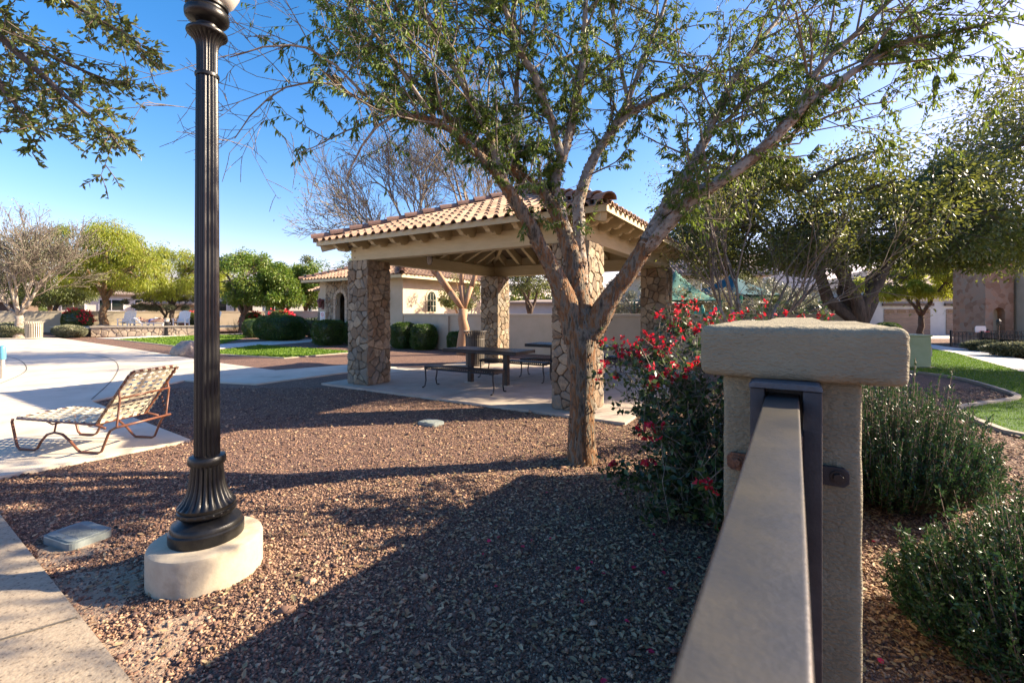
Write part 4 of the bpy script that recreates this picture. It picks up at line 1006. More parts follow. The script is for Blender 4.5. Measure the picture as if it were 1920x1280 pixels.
# --- overhanging oak branches, upper left (its trunk stands just outside the frame)
def overhang():
    r = random.Random(8); base = Vector((-5.6, 3.3, 0)); root = empty('overhanging_oak', base, 0, 'oak whose small leaved branches hang into the upper left corner of the view', 'tree')
    mb = MB(); mb.tube([(0,0,-.1), (.02,.02,.8), (.1,.0,1.8), (.25,-.05,2.8), (.45,-.1,3.6)], [.19, .15, .14, .13, .11], 12, jit=.06)
    limbs = [[(0.45,-.1,3.6), (1.0,-.22,3.85)]+[tuple(at(x, y, Y)-base) for x, y, Y in p] for p in (
        [(-120,-60,2.9),(0,70,2.85),(90,150,2.8),(150,205,2.75),(195,235,2.7),(222,272,2.65)],
        [(-100,-160,3.0),(60,-60,2.95),(150,20,2.9),(210,50,2.85),(262,82,2.8)],
        [(-60,60,2.8),(0,160,2.7),(40,210,2.7),(85,265,2.65)],
        [(-80,-10,2.9),(60,90,3.1),(170,140,3.2),(245,162,3.2)],
        [(-20,-120,3.2),(80,-80,3.3),(170,-40,3.3),(200,10,3.3)])]
    limbs.append([(.25,-.05,2.8),(-.9,.3,3.6),(-1.9,.5,4.4)]); limbs.append([(.45,-.1,3.6),(.1,-1.0,4.4),(-.3,-1.8,5.0)]); limbs.append([(.45,-.1,3.6),(.1,.9,4.6),(-.2,1.7,5.4)])
    A, LP_, LD = [], [], []
    for li, pts in enumerate(limbs):
        pts = [Vector(p) for p in pts]
        for _ in range(2): pts = [pts[0]]+[q_ for a_, b_ in zip(pts[:-1], pts[1:]) for q_ in (a_.lerp(b_, .28), a_.lerp(b_, .72))]+[pts[-1]]
        n = len(pts); mb.tube(pts, [max(.005, .05*(1-i/(n-1))**1.3) for i in range(n)], 8, jit=.05)
        for i in range(1, n-1):
            L = (pts[i+1]-pts[i]).length
            for _ in range(int(L/.034)+(r.random() < (L/.034) % 1)):
                if (pts[i]-pts[0]).length < .9: break
                p = pts[i].lerp(pts[i+1], r.random()); ax = (pts[i+1]-pts[i]).normalized(); d = (ax*.9+rvec(r)*.75).normalized(); out = []
                grow(p, d, r.uniform(.10, .24), .005, 1, out, r, .8, (2, 3), -.02, 0, .65, None, 2); A += out
                for a, b_, ra, rb_ in out:
                    for k in range(r.randint(3, 6)):
                        LP_.append(tuple(a.lerp(b_, r.random()))); LD.append(tuple((b_-a).normalized()*.8+rvec(r)*.8))
    mb.build('trunk', M['bark_dark'], root, smooth=True)
    V, F = segs([x[0] for x in A], [x[1] for x in A], [.003]*len(A), [.0018]*len(A), 4); npmesh('twigs', V, F, M['twig_dark'], root)
    leaves('foliage', LP_, LD, .043, .44, M['leaf_oak'], root)
overhang()

# --- right hand trees
cluster_tree('oak_tree', 'large dark live oak with a dense crown and stout trunk behind the near pilaster', 'tree', (7.5, 9.4, 0), 1.25, (.3, 1.7, 3.75), (4.3, 2.3, 1.7), 105, 64000, .10, .48, M['leaf_olive'], M['bark_dark'], tr=.24, seed=3, droop=.25, cl=.34, forks=5)
cluster_tree('oak_tree', 'tall spreading oak whose olive green crown fills the right edge of the view', 'tree', (15.3, 11.6, 0), 2.2, (-.2, .2, 4.95), (4.6, 3.0, 3.1), 110, 50000, .125, .46, M['leaf_oak'], M['bark_grey'], tr=.22, seed=5, droop=.15, cl=.36, forks=5)
bare_tree('bare_tree', 'grey multi-trunk tree with bare twigs and sparse leaves behind the red flowers', (4.55, 8.9, 0), .5, [((.15,.1,1), 1.7), ((-.55,.2,.9), 1.6), ((.75,0,.85), 1.9), ((-.25,-.3,1), 1.5), ((1.0,-.1,1.0), 1.7)], 4, 1.5, .12, M['bark_grey'], M['twig'], 12, spread=.42, lf=M['leaf_olive'], nlf=9000, lfL=.065, up=.05, lr=.42, kids_=(2,4))
# --- bare tree and tan trunk behind the pavilion
bare_tree('bare_tree', 'bare winter tree with smooth tan trunk rising behind the pavilion roof', (-1.72, 16.1, 0), 1.6, [((-.75,0,1), 3.2), ((.30,.1,1), 3.4), ((-.15,.3,1.1), 3.4), ((-1.05,.1,1.05), 3.1)], 5, 2.8, .21, M['bark_tan'], M['twig'], 21, spread=.5, up=.05, lr=.5, kids_=(3,5), minr=.008, lf=M['leaf_olive'], nlf=2500, lfL=.09)
cluster_tree('leafy_tree', 'dark green tree beyond the low wall seen under the pavilion', 'tree', (.95, 24, 0), 1.3, (0, 0, 3.3), (1.6, 1.5, 1.3), 30, 6000, .11, .45, M['leaf_oak'], M['bark_dark'], tr=.16, seed=31)
cluster_tree('leafy_tree', 'small green tree against the beige restroom side wall', 'tree', (-2.2, 20.5, 0), 1.0, (-.2, 0, 2.3), (1.15, .9, 1.0), 20, 4500, .09, .4, M['leaf_oak'], M['bark_tan'], tr=.09, seed=32)
# --- far left row
LM = [
 ('bare_tree', None),
]
bare_tree('bare_tree', 'tan half bare tree at the left edge beyond the concrete', G(36, 634), 1.3, [((-.4,0,1), 2.7), ((.45,.1,1), 2.7), ((0,.3,1), 2.9), ((.9,0,.7), 2.5), ((-.9,.1,.7), 2.5), ((.15,-.3,1), 2.4)], 4, 2.0, .22, M['bark_grey'], M['twig'], 41, spread=.55, up=.1, lr=.45, minr=.013, lf=M['leaf_sage'], nlf=11000, lfL=.10, kids_=(4,5))
cluster_tree('mesquite_tree', 'leaning mesquite with a twisted red brown trunk at far left', 'tree', G(110, 617), 2.0, (-.6, 0, 3.6), (3.0, 2.0, 1.7), 34, 14000, .2, .25, M['leaf_olive'], M['bark'], tr=.24, seed=43, droop=.6, lean=(-.9, 0, 2.4))
cluster_tree('mesquite_tree', 'big weeping yellow green mesquite behind the stone planter wall', 'tree', (-27.8, 31.0, .45), 1.9, (.3, 0, 4.5), (5.2, 2.4, 2.7), 72, 40000, .22, .2, M['leaf_lime'], M['bark'], tr=.26, seed=44, droop=.8, cl=.29, forks=6, shell=.7)
cluster_tree('mesquite_tree', 'smaller yellow green mesquite left of the lamp post shaft', 'tree', (-25.0, 33.5, .4), 1.6, (-.2, .5, 3.8), (3.7, 2.0, 2.3), 50, 22000, .2, .22, M['leaf_lime'], M['bark_dark'], tr=.18, seed=45, droop=.7, cl=.3, shell=.7)
cluster_tree('leafy_tree', 'grey green tree with a low spreading crown behind the bollard lights', 'tree', G(338, 621)+Vector((0,-1.5,0)), 1.2, (0, 0, 2.2), (2.8, 1.6, .8), 26, 7000, .13, .35, M['leaf_sage'], M['bark_dark'], tr=.13, seed=46, droop=.3)
cluster_tree('leafy_tree', 'bright green tree just right of the lamp post shaft', 'tree', G(452, 625), 1.3, (.6, 0, 3.5), (3.1, 2.2, 2.1), 58, 26000, .17, .4, M['leaf_bright'], M['bark_dark'], tr=.2, seed=47, cl=.32, forks=6)
cluster_tree('leafy_tree', 'bright green tree with some yellow leaves beside the restroom hedges', 'tree', G(520, 624), 1.3, (.9, .6, 3.3), (2.6, 2.0, 2.0), 46, 20000, .17, .4, M['leaf_bright'], M['bark_dark'], tr=.17, seed=48, cl=.32)
cluster_tree('leafy_tree', 'dark narrow tree standing behind the left end of the restroom roof', 'tree', G(573, 622), 1.5, (.1, 0, 3.6), (1.5, 1.3, 2.4), 36, 9000, .14, .4, M['leaf_oak'], M['bark_dark'], tr=.15, seed=49)
cluster_tree('leafy_tree', 'pale airy green tree showing above the restroom roof', 'tree', (-13.0, 36, 0), 3, (0, 0, 4.6), (2.4, 2.0, 1.8), 26, 3500, .15, .4, M['leaf_bright'], M['bark_dark'], tr=.13, seed=50, cl=.3)
cluster_tree('mesquite_tree', 'olive green mesquite filling the gap behind the left bare tree', 'tree', (-35.5, 35.5, 0), 2, (0, 0, 4.0), (4.4, 2.0, 2.5), 50, 18000, .2, .25, M['leaf_olive'], M['bark_dark'], tr=.2, seed=53, droop=.6, cl=.3)
cluster_tree('leafy_tree', 'yellow green tree behind the bright trees at left', 'tree', (-25.5, 42, 0), 2, (0, 0, 4.6), (4.6, 2.0, 2.4), 40, 10000, .2, .4, M['leaf_lime'], M['bark_dark'], tr=.2, seed=51)
# --- olive scrub trees beyond the wall on the right
sp = [(7.3, 27, 3.2, 2.3, 'leaf_sage'), (10.5, 26, 3.0, 2.2, 'leaf_tan'), (13.6, 24.5, 3.0, 2.6, 'leaf_sage'), (17, 28, 2.6, 2.0, 'leaf_oak'), (15.2, 22.5, 1.9, 1.6, 'leaf_sage'), (19.6, 33, 3.1, 2.2, 'leaf_sage'), (17.6, 35, 4.2, 2.0, 'leaf_olive')]
wd = ['grey green tree beyond the wall at the right rear stone column', 'tan sparse tree under the large tiled roof', 'grey green tree behind the blue shade sail', 'olive tree behind the trunk of the live oak', 'low pale tree just above the near pilaster cap', 'far grey green tree near the garages', 'tall olive tree at the right end of the tiled roof building']
for i, (x, y, h, rr2, lm) in enumerate(sp):
    cluster_tree('leafy_tree', wd[i], 'tree', (x, y, 0), 1.1, (0, 0, h*.75), (rr2, 1.6, h*.42), 26, 5500, .13, .35, M[lm], M['bark_grey'], tr=.09, seed=60+i, cl=.33, forks=5, ntw=18)
cluster_tree('palo_verde_tree', 'lime green palo verde in front of the garages', 'tree', (21.6, 24, 0), 1.3, (-.1, 0, 3.1), (3.0, 2.0, 1.1), 60, 26000, .17, .28, M['leaf_lime'], M['bark_dark'], tr=.16, seed=70, droop=.5, cl=.36, forks=5)

# ------------------------------------------------------------------ hedges and shrubs
def hedge(label, loc, rx, ry, h, n, lm='leaf_hedge', name='clipped_shrub', seed=1, box=.6, L=.05, group='clipped green shrubs along the building'):
    q = np.random.default_rng(seed); root = empty(name, loc, -TH, label, 'shrub', group)
    def surf(d, k=1.0):
        # super-ellipsoid, flat bottomed
        p = 2+box*3; s_ = (np.abs(d[:, 0])**p+np.abs(d[:, 1])**p+np.abs(d[:, 2])**p)**(-1/p)
        P = d*s_[:, None]*k; w = 1+.05*np.sin(P[:, 0]*5+seed)*np.cos(P[:, 1]*4+P[:, 2]*6)
        return np.stack([P[:, 0]*rx*w, P[:, 1]*ry*w, (P[:, 2]*w*.5+.5)*h], 1)
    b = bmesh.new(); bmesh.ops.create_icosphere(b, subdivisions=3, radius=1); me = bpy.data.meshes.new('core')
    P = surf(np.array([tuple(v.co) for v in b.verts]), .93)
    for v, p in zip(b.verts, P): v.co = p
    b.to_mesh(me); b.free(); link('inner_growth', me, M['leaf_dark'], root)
    d = unit(q.normal(size=(n, 3))); d = d[d[:, 2] > -.9]; P = surf(d, 1)*1.0; P += q.normal(0, .012, P.shape); D = d*[1/rx, 1/ry, 1.2/h]
    leaves('foliage', P-unit(D)*L*.6, unit(D)*.9+q.normal(0, .55, P.shape)+[0, 0, .35], L, .5, M[lm], root, r=q)
    return root
hedge('big rounded dark green hedge left of the restroom', G(508, 640)+Vector((0,1.0,0)), 1.45, 1.0, 1.32, 22000, seed=1, box=.45, L=.06)
hedge('dark hedge tucked behind the left end of the big rounded hedge', G(468, 634)+Vector((0,.9,0)), .55, .8, 1.1, 6000, seed=2)
hedge('boxy clipped shrub below the arched niche', G(606, 648.5)+Vector((0,.6,0)), .58, .62, 1.13, 12000, seed=3, box=.8)
hedge('dark shrub half hidden behind the front left stone column', G(657, 648)+Vector((0,.7,0)), .5, .5, 1.1, 6000, seed=4)
hedge('left one of the two clipped shrubs on the restroom side wall', G(753, 654)+Vector((0,.3,0)), .44, .46, 1.06, 9000, seed=5, box=.7)
hedge('lighter topped right one of the two clipped shrubs on the restroom side wall', G(792, 656.5)+Vector((0,.3,0)), .45, .46, 1.0, 9000, seed=6, box=.6)
hedge('small clipped shrub left of the tan tree trunk', G(855, 658)+Vector((0,.4,0)), .34, .36, .72, 6000, seed=7)
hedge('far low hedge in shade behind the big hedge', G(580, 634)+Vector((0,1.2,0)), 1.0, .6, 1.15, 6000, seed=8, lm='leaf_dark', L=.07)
hedge('dark green shrub beside the beige litter bin', G(105, 633)+Vector((.2,.6,0)), 2.0, .6, .72, 8000, seed=9, lm='leaf_sage', L=.08, name='low_shrub', box=.1)
hedge('grey green shrub mass at the far left edge', G(2, 634)+Vector((0,.6,0)), 1.6, .8, .9, 7000, seed=10, lm='leaf_sage', L=.08, name='low_shrub', box=.1)
hedge('round green bush by the white wall between the garages', (23.6, 28.6, 0), .7, .6, .85, 3500, seed=11, L=.08, name='low_shrub', box=.1)
hedge('sage shrub at the corner of the black fence', (18.3, 17.3, 0), .9, .5, .42, 5000, seed=12, lm='leaf_sage', L=.11, name='low_shrub', box=0)
hedge('grey sage shrub along the black fence at the right edge', (17.1, 15.1, 0), 1.1, .6, .5, 7000, seed=13, lm='leaf_sage', L=.10, name='low_shrub', box=0)

def sprig_shrub(name, label, loc, rx, ry, h, nst, lps, L, lm, seed, lean=(0,0), bm='twig_dark', Wd=.42, core=.0, up=.9):
    r = random.Random(seed); root = empty(name, loc, 0, label, 'shrub'); A, LP_, LD = [], [], []
    for i in range(nst):
        a = r.uniform(0, 2*math.pi); q = math.sqrt(r.random()); t = Vector((math.cos(a)*q*rx, math.sin(a)*q*ry, 0))
        z = h*(1-.55*q**2.2)*(r.uniform(.5, 1.04) if r.random() < .93 else r.uniform(1.05, 1.3)); p0 = Vector((t.x*.25, t.y*.25, .02)); p1 = Vector((t.x+lean[0]*z, t.y+lean[1]*z, z)); mid = p0.lerp(p1, .5)+Vector((t.x*.22, t.y*.22, -.06*h))
        pts = [p0, p0.lerp(mid, .6)+rvec(r)*.02, mid.lerp(p1, .25), mid.lerp(p1, .65)+rvec(r)*.015, p1]
        for k in range(4): A.append((pts[k], pts[k+1], .0045-.0008*k, .0037-.0008*k))
        for k in range(lps):
            u = r.uniform(.22, 1)**.75*3.999; j = int(u); p = pts[j].lerp(pts[j+1], u-j); d = (pts[j+1]-pts[j]).normalized()
            LP_.append(tuple(p+rvec(r)*.012)); LD.append(tuple(d*up+rvec(r)*.95))
    V, F = segs([x[0] for x in A], [x[1] for x in A], [x[2] for x in A], [x[3] for x in A], 3); npmesh('stems', V, F, M[bm], root)
    leaves('foliage', LP_, LD, L, Wd, M[lm], root); return root
sprig_shrub('evergreen_shrub', 'dense upright dark green shrub just right of the near pilaster', (2.98, 3.62, 0), .72, .62, 1.0, 1500, 44, .026, 'leaf_shrub', 81, up=1.1)
sprig_shrub('evergreen_shrub', 'low spreading green shrub in the bottom right corner', (2.35, 1.95, 0), .62, .50, .62, 1000, 46, .022, 'leaf_shrub', 82, lean=(-.1, 0), Wd=.5)
sprig_shrub('evergreen_shrub', 'low green shrub at the right edge behind the corner shrub', (3.2, 2.45, 0), .55, .5, .55, 600, 44, .022, 'leaf_shrub', 83, Wd=.5)

def bougainvillea(label, base, targets, nrand, reach, seed, L=.05, dens=26, dark='leaf_boug', name='bougainvillea', fl_=.5):
    """arching thorny stems; targets = world points where bract clusters sit"""
    r = random.Random(seed); base = Vector(base); root = empty(name, base, 0, label, 'flowering bush'); A, LP_, LD, BP, BD = [], [], [], [], []
    ends = [(Vector(t)-base, True, s_) for t, s_ in targets]
    for i in range(nrand):
        a = r.uniform(0, 2*math.pi); q = r.random()**.5
        e = Vector((math.cos(a)*reach[0]*q, math.sin(a)*reach[1]*q, reach[2]*r.uniform(.12, 1)*(1-.4*q))); ends.append((e, r.random() < .14, .4))
    for e, flw, s_ in ends:
        p0 = Vector((r.uniform(-.15,.15), r.uniform(-.15,.15), 0)); pts = curve(p0, e, 7, wob=.045, r=r, up=.12)
        for k in range(7): A.append((pts[k], pts[k+1], .008*(1-k/9), .008*(1-(k+1)/9)))
        for k in range(1, 8):
            for _ in range(3):
                p = pts[k]; d = (rvec(r)+Vector((0,0,.1))).normalized(); q = p+d*r.uniform(.08, .26); A.append((p, q, .003, .0015))
                for _ in range(max(1, dens//5)):
                    LP_.append(tuple(p.lerp(q, r.random())+rvec(r)*.02)); LD.append(tuple(d*.5+rvec(r)+Vector((0,0,-.25))))
        for _ in range(dens): u = r.uniform(.15, 1)*6.99; j = int(u); LP_.append(tuple(pts[j].lerp(pts[j+1], u-j)+rvec(r)*.03)); LD.append(tuple(rvec(r)+Vector((0,0,-.2))))
        if flw:
            for _ in range(int(10*s_)):
                c = pts[-1]+rvec(r)*r.uniform(.01, .11)*max(.6, s_)
                for k in range(5): BP.append(tuple(c+rvec(r)*.006)); BD.append(tuple(rvec(r)))
    V, F = segs([x[0] for x in A], [x[1] for x in A], [x[2] for x in A], [x[3] for x in A], 4); npmesh('stems', V, F, M['twig'], root)
    leaves('foliage', LP_, LD, L, .62, M[dark], root); leaves('bracts', BP, BD, L*.62, .85, M['bract'], root, fold=.5); return root
tg = [((1180,655,3.7),1.3),((1160,650,3.75),.8),((1212,640,3.7),1.0),((1248,648,3.65),1.6),((1232,655,3.6),1.3),((1200,668,3.6),1.0),((1270,585,3.9),1.0),((1262,610,3.8),.8),((1240,590,3.85),.5),((1290,600,3.9),.8),((1305,620,3.9),.7),
      ((1255,700,3.3),1.0),((1230,706,3.3),1.2),((1222,720,3.3),.7),((1290,690,3.3),.6),((1225,800,3.1),.9),((1206,806,3.1),.6),((1325,905,2.5),.5),((1145,868,3.3),.35),((1300,575,4.2),.5),((1280,575,4.2),.9),
      ((1345,585,4.4),.7),((1370,592,4.5),.6),((1330,600,4.3),.6),((1130,640,3.9),.3),((1135,690,3.9),.3),((1123,700,3.9),.3),((1150,705,3.8),.3)]
bougainvillea('red flowering bougainvillea bush between the tree trunk and the near pilaster', (1.42, 3.35, 0), [(at(*p), s_) for p, s_ in tg], 34, (.62, .58, 1.30), 91, dens=28)
tg = [((1425,595,5.0),.9),((1435,565,5.1),.6),((1470,585,5.0),.7),((1500,590,5.0),.6),((1535,592,5.1),.9),((1555,592,5.1),.8),((1395,588,5.0),.9),((1380,594,4.9),.7),((1450,594,5),.6)]
bougainvillea('second red bougainvillea flowering above the top of the near pilaster cap', (2.55, 5.35, 0), [(at(*p), s_*.5) for p, s_ in tg], 18, (.9, .5, 1.25), 92, dens=22)

# ------------------------------------------------------------------ left background: pool wall, planter wall, houses, chairs, sunbather
wl0 = stucco_wall((-52, 26.2, 0), (-9, 46, 0), 1.58, .2, 'long pale stucco wall at the far side of the pool area', name='boundary_wall', posts=(4, 12, 20, 28, 36))
pw = empty('planter_wall', (0, 0, 0), 0, 'low rubble stone retaining wall with a pale coping on the far side of the lawn', 'wall')
PA, PB, PCn = G(171, 632), G(372, 628.6), G(97, 630.5)
def rubble(a, b_, h, nm, mat_, seed):
    d = (b_-a); L = d.length; d.normalize(); n_ = Vector((d.y, -d.x, 0)); m = MB(); rz = math.atan2(d.y, d.x)
    c = MB().box(0, L, .02, .35, 0, h-.01).build(nm, M['mortar'], pw); c.location = a; c.rotation_euler = (0, 0, rz)
    stones(m, (0, .02, 0), (1,0,0), (0,-1,0), L, h, .30, random.Random(seed), .05, .012); m.build('stone_facing', mat_, c)
    k = MB().box(-.03, L+.03, -.08, .42, h, h+.09).build('coping', M['curb'], c, bevel=.01, seg=1)
rubble(PA, PB, .55, 'front_wall', M['rock_pale'], 3)
rubble(PCn+Vector((0,3.5,0)), PA+Vector((-.03,.02,0)), .55, 'side_wall', M['rock'], 4)
tag(MB().add([(PA.x-.2, PA.y+.3, .48), (PB.x+1, PB.y+.3, .48), (PB.x+2, 35.0, .48), (-32, 36.5, .48), (-32, PA.y+4, .48)], [(0,1,2,3,4)]).build('raised_terrace', M['deck']), kind='structure')
def house(name, label, x0, x1, Y, depth, h, rz, mat_, roof, windows=(), rise=1.3, over=.5, doors=(), cat='house', eave=True, tiles=False):
    t = empty(name, ((x0+x1)/2, Y, 0), rz, label, cat); w = (x1-x0)/2
    MB().box(-w, w, 0, depth, -.1, h).build('wall', mat_, t)
    if rise:
        o = over; mb = MB(); rg = max(.2, w-depth/2)
        mb.add([(-w-o,-o,h),(w+o,-o,h),(w+o,depth+o,h),(-w-o,depth+o,h),(-rg,depth/2,h+rise),(rg,depth/2,h+rise),(-w-o,-o,h-.12),(w+o,-o,h-.12),(w+o,depth+o,h-.12),(-w-o,depth+o,h-.12)],
               [(0,1,5,4),(1,2,5),(2,3,4,5),(3,0,4),(6,9,8,7),(0,6,7,1),(1,7,8,2),(2,8,9,3),(3,9,6,0)])
        rf = mb.build('roof', roof, t)
        if tiles:
            m = MB(); sl = rise/(depth/2+o); n = int((2*w+2*o)/.33); rows = int((depth/2+o)/.45)
            for j in range(rows):
                for i in range(n):
                    x = -w-o+(i+.5)*.33; lim = w+o-(w+o-rg)*(j*.45)/(depth/2+o)
                    if abs(x) > lim-.1: continue
                    y0_ = -o+j*.45; z0_ = h+j*.45*sl
                    m.add([(x+f*.33, y0_-.03, z0_+.06+z_*1.5) for f, z_ in TILE]+[(x+f*.33, y0_+.48, z0_+.02+.48*sl+z_*1.5) for f, z_ in TILE]+[(x+f*.33, y0_-.03, z0_+.02+z_*1.5) for f, z_ in TILE], [(q, q+1, 11+q, 10+q) for q in range(9)]+[(20+q, 21+q, q+1, q) for q in range(9)])
            m.build('roof_tiles', M['tile_grey'], t)
    for (wx0, wx1, wz0_, wz1_) in windows:
        f = MB().box(wx0-.09, wx1+.09, -.06, -.002, wz0_-.09, wz1_+.09).build('window', M['white'], t)
        MB().box(wx0, wx1, -.075, -.061, wz0_, wz1_).build('pane', M['glass'], f)
        MB().box((wx0+wx1)/2-.03, (wx0+wx1)/2+.03, -.085, -.0755, wz0_, wz1_).build('mullion', M['white'], f)
    return t
house('house', 'white house with shuttered window behind the pool wall at far left', -46, -37.3, 47, 8, 3.4, R(25), M['white_stucco'], M['tile_grey'], [(-.7,1.2,1.7,2.75),(-3.6,-1.9,1.7,2.75),(2.2,3.4,1.7,2.75)], 1.6)
house('house', 'white house with a tall green window behind the weeping mesquite', -37.0, -29.5, 50, 8, 3.7, R(25), M['white_stucco'], M['tile_grey'], [(-.9,1.6,1.5,2.7)], 1.5)
house('house', 'pale two storey house beyond the mesquites at centre left', -29, -20.5, 52, 8, 4.2, R(25), M['white_stucco'], M['tile_grey'], [(-3,-1.2,1.6,2.8),(1.4,3.0,1.6,2.8)], 1.4)
house('house', 'white house seen low between the bright green trees and the restroom', -20, -14.6, 46, 7, 3.2, R(25), M['white_stucco'], M['tile_grey'], [(-1.7,-.3,1.5,2.5),(1.3,2.2,1.5,2.5)], 1.2)
house('patio_ramada', 'low tan roofed patio cover behind the pool wall at left', -31.8, -28.0, 40, 3, 2.25, R(25), M['stucco_far'], M['tile_grey'], (), .75, cat='patio cover')
house('patio_ramada', 'brown roofed patio cover at the left edge beyond the wall', -50, -44.2, 40, 3, 2.5, R(25), M['trim_brown'], M['tile_grey'], (), .7, cat='patio cover')
def bollard(loc, label):
    t = empty('bollard_light', loc, 0, label, 'bollard light', 'bollard lights by the planter wall')
    MB().lathe([(.22,0),(.22,.05),(.15,.1),(.14,.9)], 16).build('post', M['bronze'], t, smooth='auto')
    MB().lathe([(.13,.901),(.13,1.02)], 16).build('lens', M['globe'], t); MB().lathe([(.15,1.021),(.15,1.1),(.04,1.13)], 16).build('cap', M['curb'], t)
bollard(G(313, 629.5), 'dark bollard light standing in front of the stone planter wall'); bollard(G(323, 627.5)+Vector((0,3.2,.4)), 'paler bollard light standing behind the stone planter wall')
def adirondack(loc, rz, label):
    t = empty('garden_chair', loc, rz, label, 'chair', 'white slatted chairs on the terrace')
    m = MB()
    for i in range(6):
        x = -.28+i*.112; m.add([(x-.05,.3,.3),(x+.05,.3,.3),(x+.05,.62,1.05+.04*(2.5-abs(i-2.5))),(x-.05,.62,1.05+.04*(2.5-abs(i-2.5))),(x-.05,.32,.3),(x+.05,.32,.3),(x+.05,.64,1.05),(x-.05,.64,1.05)], [(0,1,2,3),(7,6,5,4),(0,3,7,4),(1,5,6,2),(3,2,6,7)])
    m.build('backrest', M['white'], t)
    MB().add([(-.28,-.3,.4),(.28,-.3,.4),(.28,.32,.28),(-.28,.32,.28),(-.28,-.3,.37),(.28,-.3,.37),(.28,.32,.25),(-.28,.32,.25)], [(0,1,2,3),(7,6,5,4),(0,4,5,1),(1,5,6,2),(3,7,4,0)]).build('seat', M['white'], t)
    for s in (-1, 1):
        MB().box(s*.36-.06, s*.36+.06, -.36, .42, .56, .59).build('armrest', M['white'], t)
        MB().box(s*.34-.02, s*.34+.02, -.33, -.24, 0, .559).build('leg', M['white'], t); MB().box(s*.34-.02, s*.34+.02, .3, .38, 0, .559).build('leg', M['white'], t)
Tz = .48
adirondack((-25.6, 30.2, Tz), .3, 'white slatted chair left of the big mesquite trunk')
adirondack((-22.1, 30.4, Tz), .25, 'white slatted chair right of the sunbather')
adirondack((-20.3, 30.6, Tz), -.2, 'rightmost white slatted chair on the terrace, below the red bush')
def far_lounger(loc, label, rz=0):
    t = empty('sun_lounger', loc, rz, label, 'sun lounger', 'sun loungers on the raised terrace')
    MB().box(-.95, .5, -.3, .3, .28, .33).build('seat', M['white'], t)
    MB().add([(.5,-.3,.28),(1.0,-.3,.62),(1.0,.3,.62),(.5,.3,.28),(.5,-.3,.33),(.97,-.3,.67),(.97,.3,.67),(.5,.3,.33)], [(3,2,1,0),(4,5,6,7),(0,1,5,4),(2,3,7,6),(1,2,6,5)]).build('backrest', M['white'], t)
    for x in (-.85, .45):
        for y in (-.26, .26): MB().box(x-.03, x+.03, y-.03, y+.03, 0, .28).build('leg', M['white'], t)
far_lounger((-24.2, 29.9, Tz), 'empty white lounger beside the left slatted chair')
far_lounger((-23.35+.2, 29.3, Tz), 'white lounger on which the person lies', math.pi)
# sunbather: one skinned body lying along the lounger
def person():
    t = empty('person', (-23.2, 29.3, Tz+.42), 0, 'person in blue swimwear lying on a lounger on the terrace', 'person')
    J = {'pel': ((0,0,.02), .13), 'wai': ((-.16,0,.03), .12), 'che': ((-.36,0,.07), .15), 'nek': ((-.53,0,.11), .055), 'hed': ((-.62,0,.16), .085), 'hd2': ((-.73,0,.2), .085),
         'sl': ((-.46,.17,.09), .055), 'el': ((-.28,.27,.06), .042), 'wl': ((-.06,.22,.06), .03), 'hl': ((.05,.2,.06), .03), 'sr': ((-.46,-.17,.09), .055), 'er': ((-.5,-.38,.15), .042), 'wr': ((-.6,-.28,.30), .03), 'hr': ((-.66,-.2,.28), .03),
         'tl': ((.1,.09,.02), .085), 'kl': ((.48,.11,.24), .058), 'al': ((.80,.11,-.02), .038), 'fl': ((.92,.11,.04), .03), 'tr': ((.1,-.09,.02), .085), 'kr': ((.52,-.10,.05), .058), 'ar': ((.92,-.1,-.01), .038), 'fr': ((.97,-.1,.10), .03)}
    E = [('pel','wai'),('wai','che'),('che','nek'),('nek','hed'),('hed','hd2'),('che','sl'),('sl','el'),('el','wl'),('wl','hl'),('che','sr'),('sr','er'),('er','wr'),('wr','hr'),('pel','tl'),('tl','kl'),('kl','al'),('al','fl'),('pel','tr'),('tr','kr'),('kr','ar'),('ar','fr')]
    K = list(J); me = bpy.data.meshes.new('body'); me.from_pydata([J[k][0] for k in K], [(K.index(a), K.index(b)) for a, b in E], [])
    o = link('body', me, M['skin'], t); sk = o.modifiers.new('skin', 'SKIN'); o.modifiers.new('sub', 'SUBSURF').levels = 1
    for i, k in enumerate(K): me.skin_vertices[0].data[i].radius = (J[k][1], J[k][1]); me.skin_vertices[0].data[i].use_root = (i == 0)
    mb = MB(); mb.tube([(-.1,0,.03), (0,0,.02), (.1,0,.02)], [.145,.155,.15], 14); mb.build('shorts', M['cloth_blue'], t, smooth=True)
    MB().lathe([(.02,-.02),(.09,.0),(.1,.06),(.07,.11),(.01,.12)], 14, (-.74,0,.16)).build('hair', M['hair'], t, smooth=True)
person()
def red_bush(label, loc, rx, ry, h, seed, n=1):
    q = np.random.default_rng(seed); root = hedge(label, loc, rx, ry, h, 5000, lm='leaf_olive', name='bougainvillea', seed=seed, L=.09, box=0, group='red flowering bushes along the pool wall')
    d = unit(q.normal(size=(320, 3))); d = d[(d[:, 2] > -.2)]; c = q.normal(size=(14, 3)); k = unit(c)
    near = (d @ k.T).max(1) > .93; P = d[near]*[rx, ry, h*.5]*1.04+[0, 0, h*.5]; P = np.repeat(P, 4, 0)+q.normal(0, .06, (len(P)*4, 3)); leaves('bracts', P, q.normal(size=P.shape), .13, .8, M['bract'], root, r=q)
red_bush('red flowering bush at the foot of the leaning mesquite', (-32.5, 34.0, 0), 1.9, .8, 1.75, 3)
red_bush('small red flowering bush behind the left of the two right chairs', (-24.5, 34.6, 0), 1.3, .7, 1.5, 4)
red_bush('red flowering bush just right of the lamp post shaft', (-19.4, 34.0, 0), 1.0, .7, 1.5, 5)
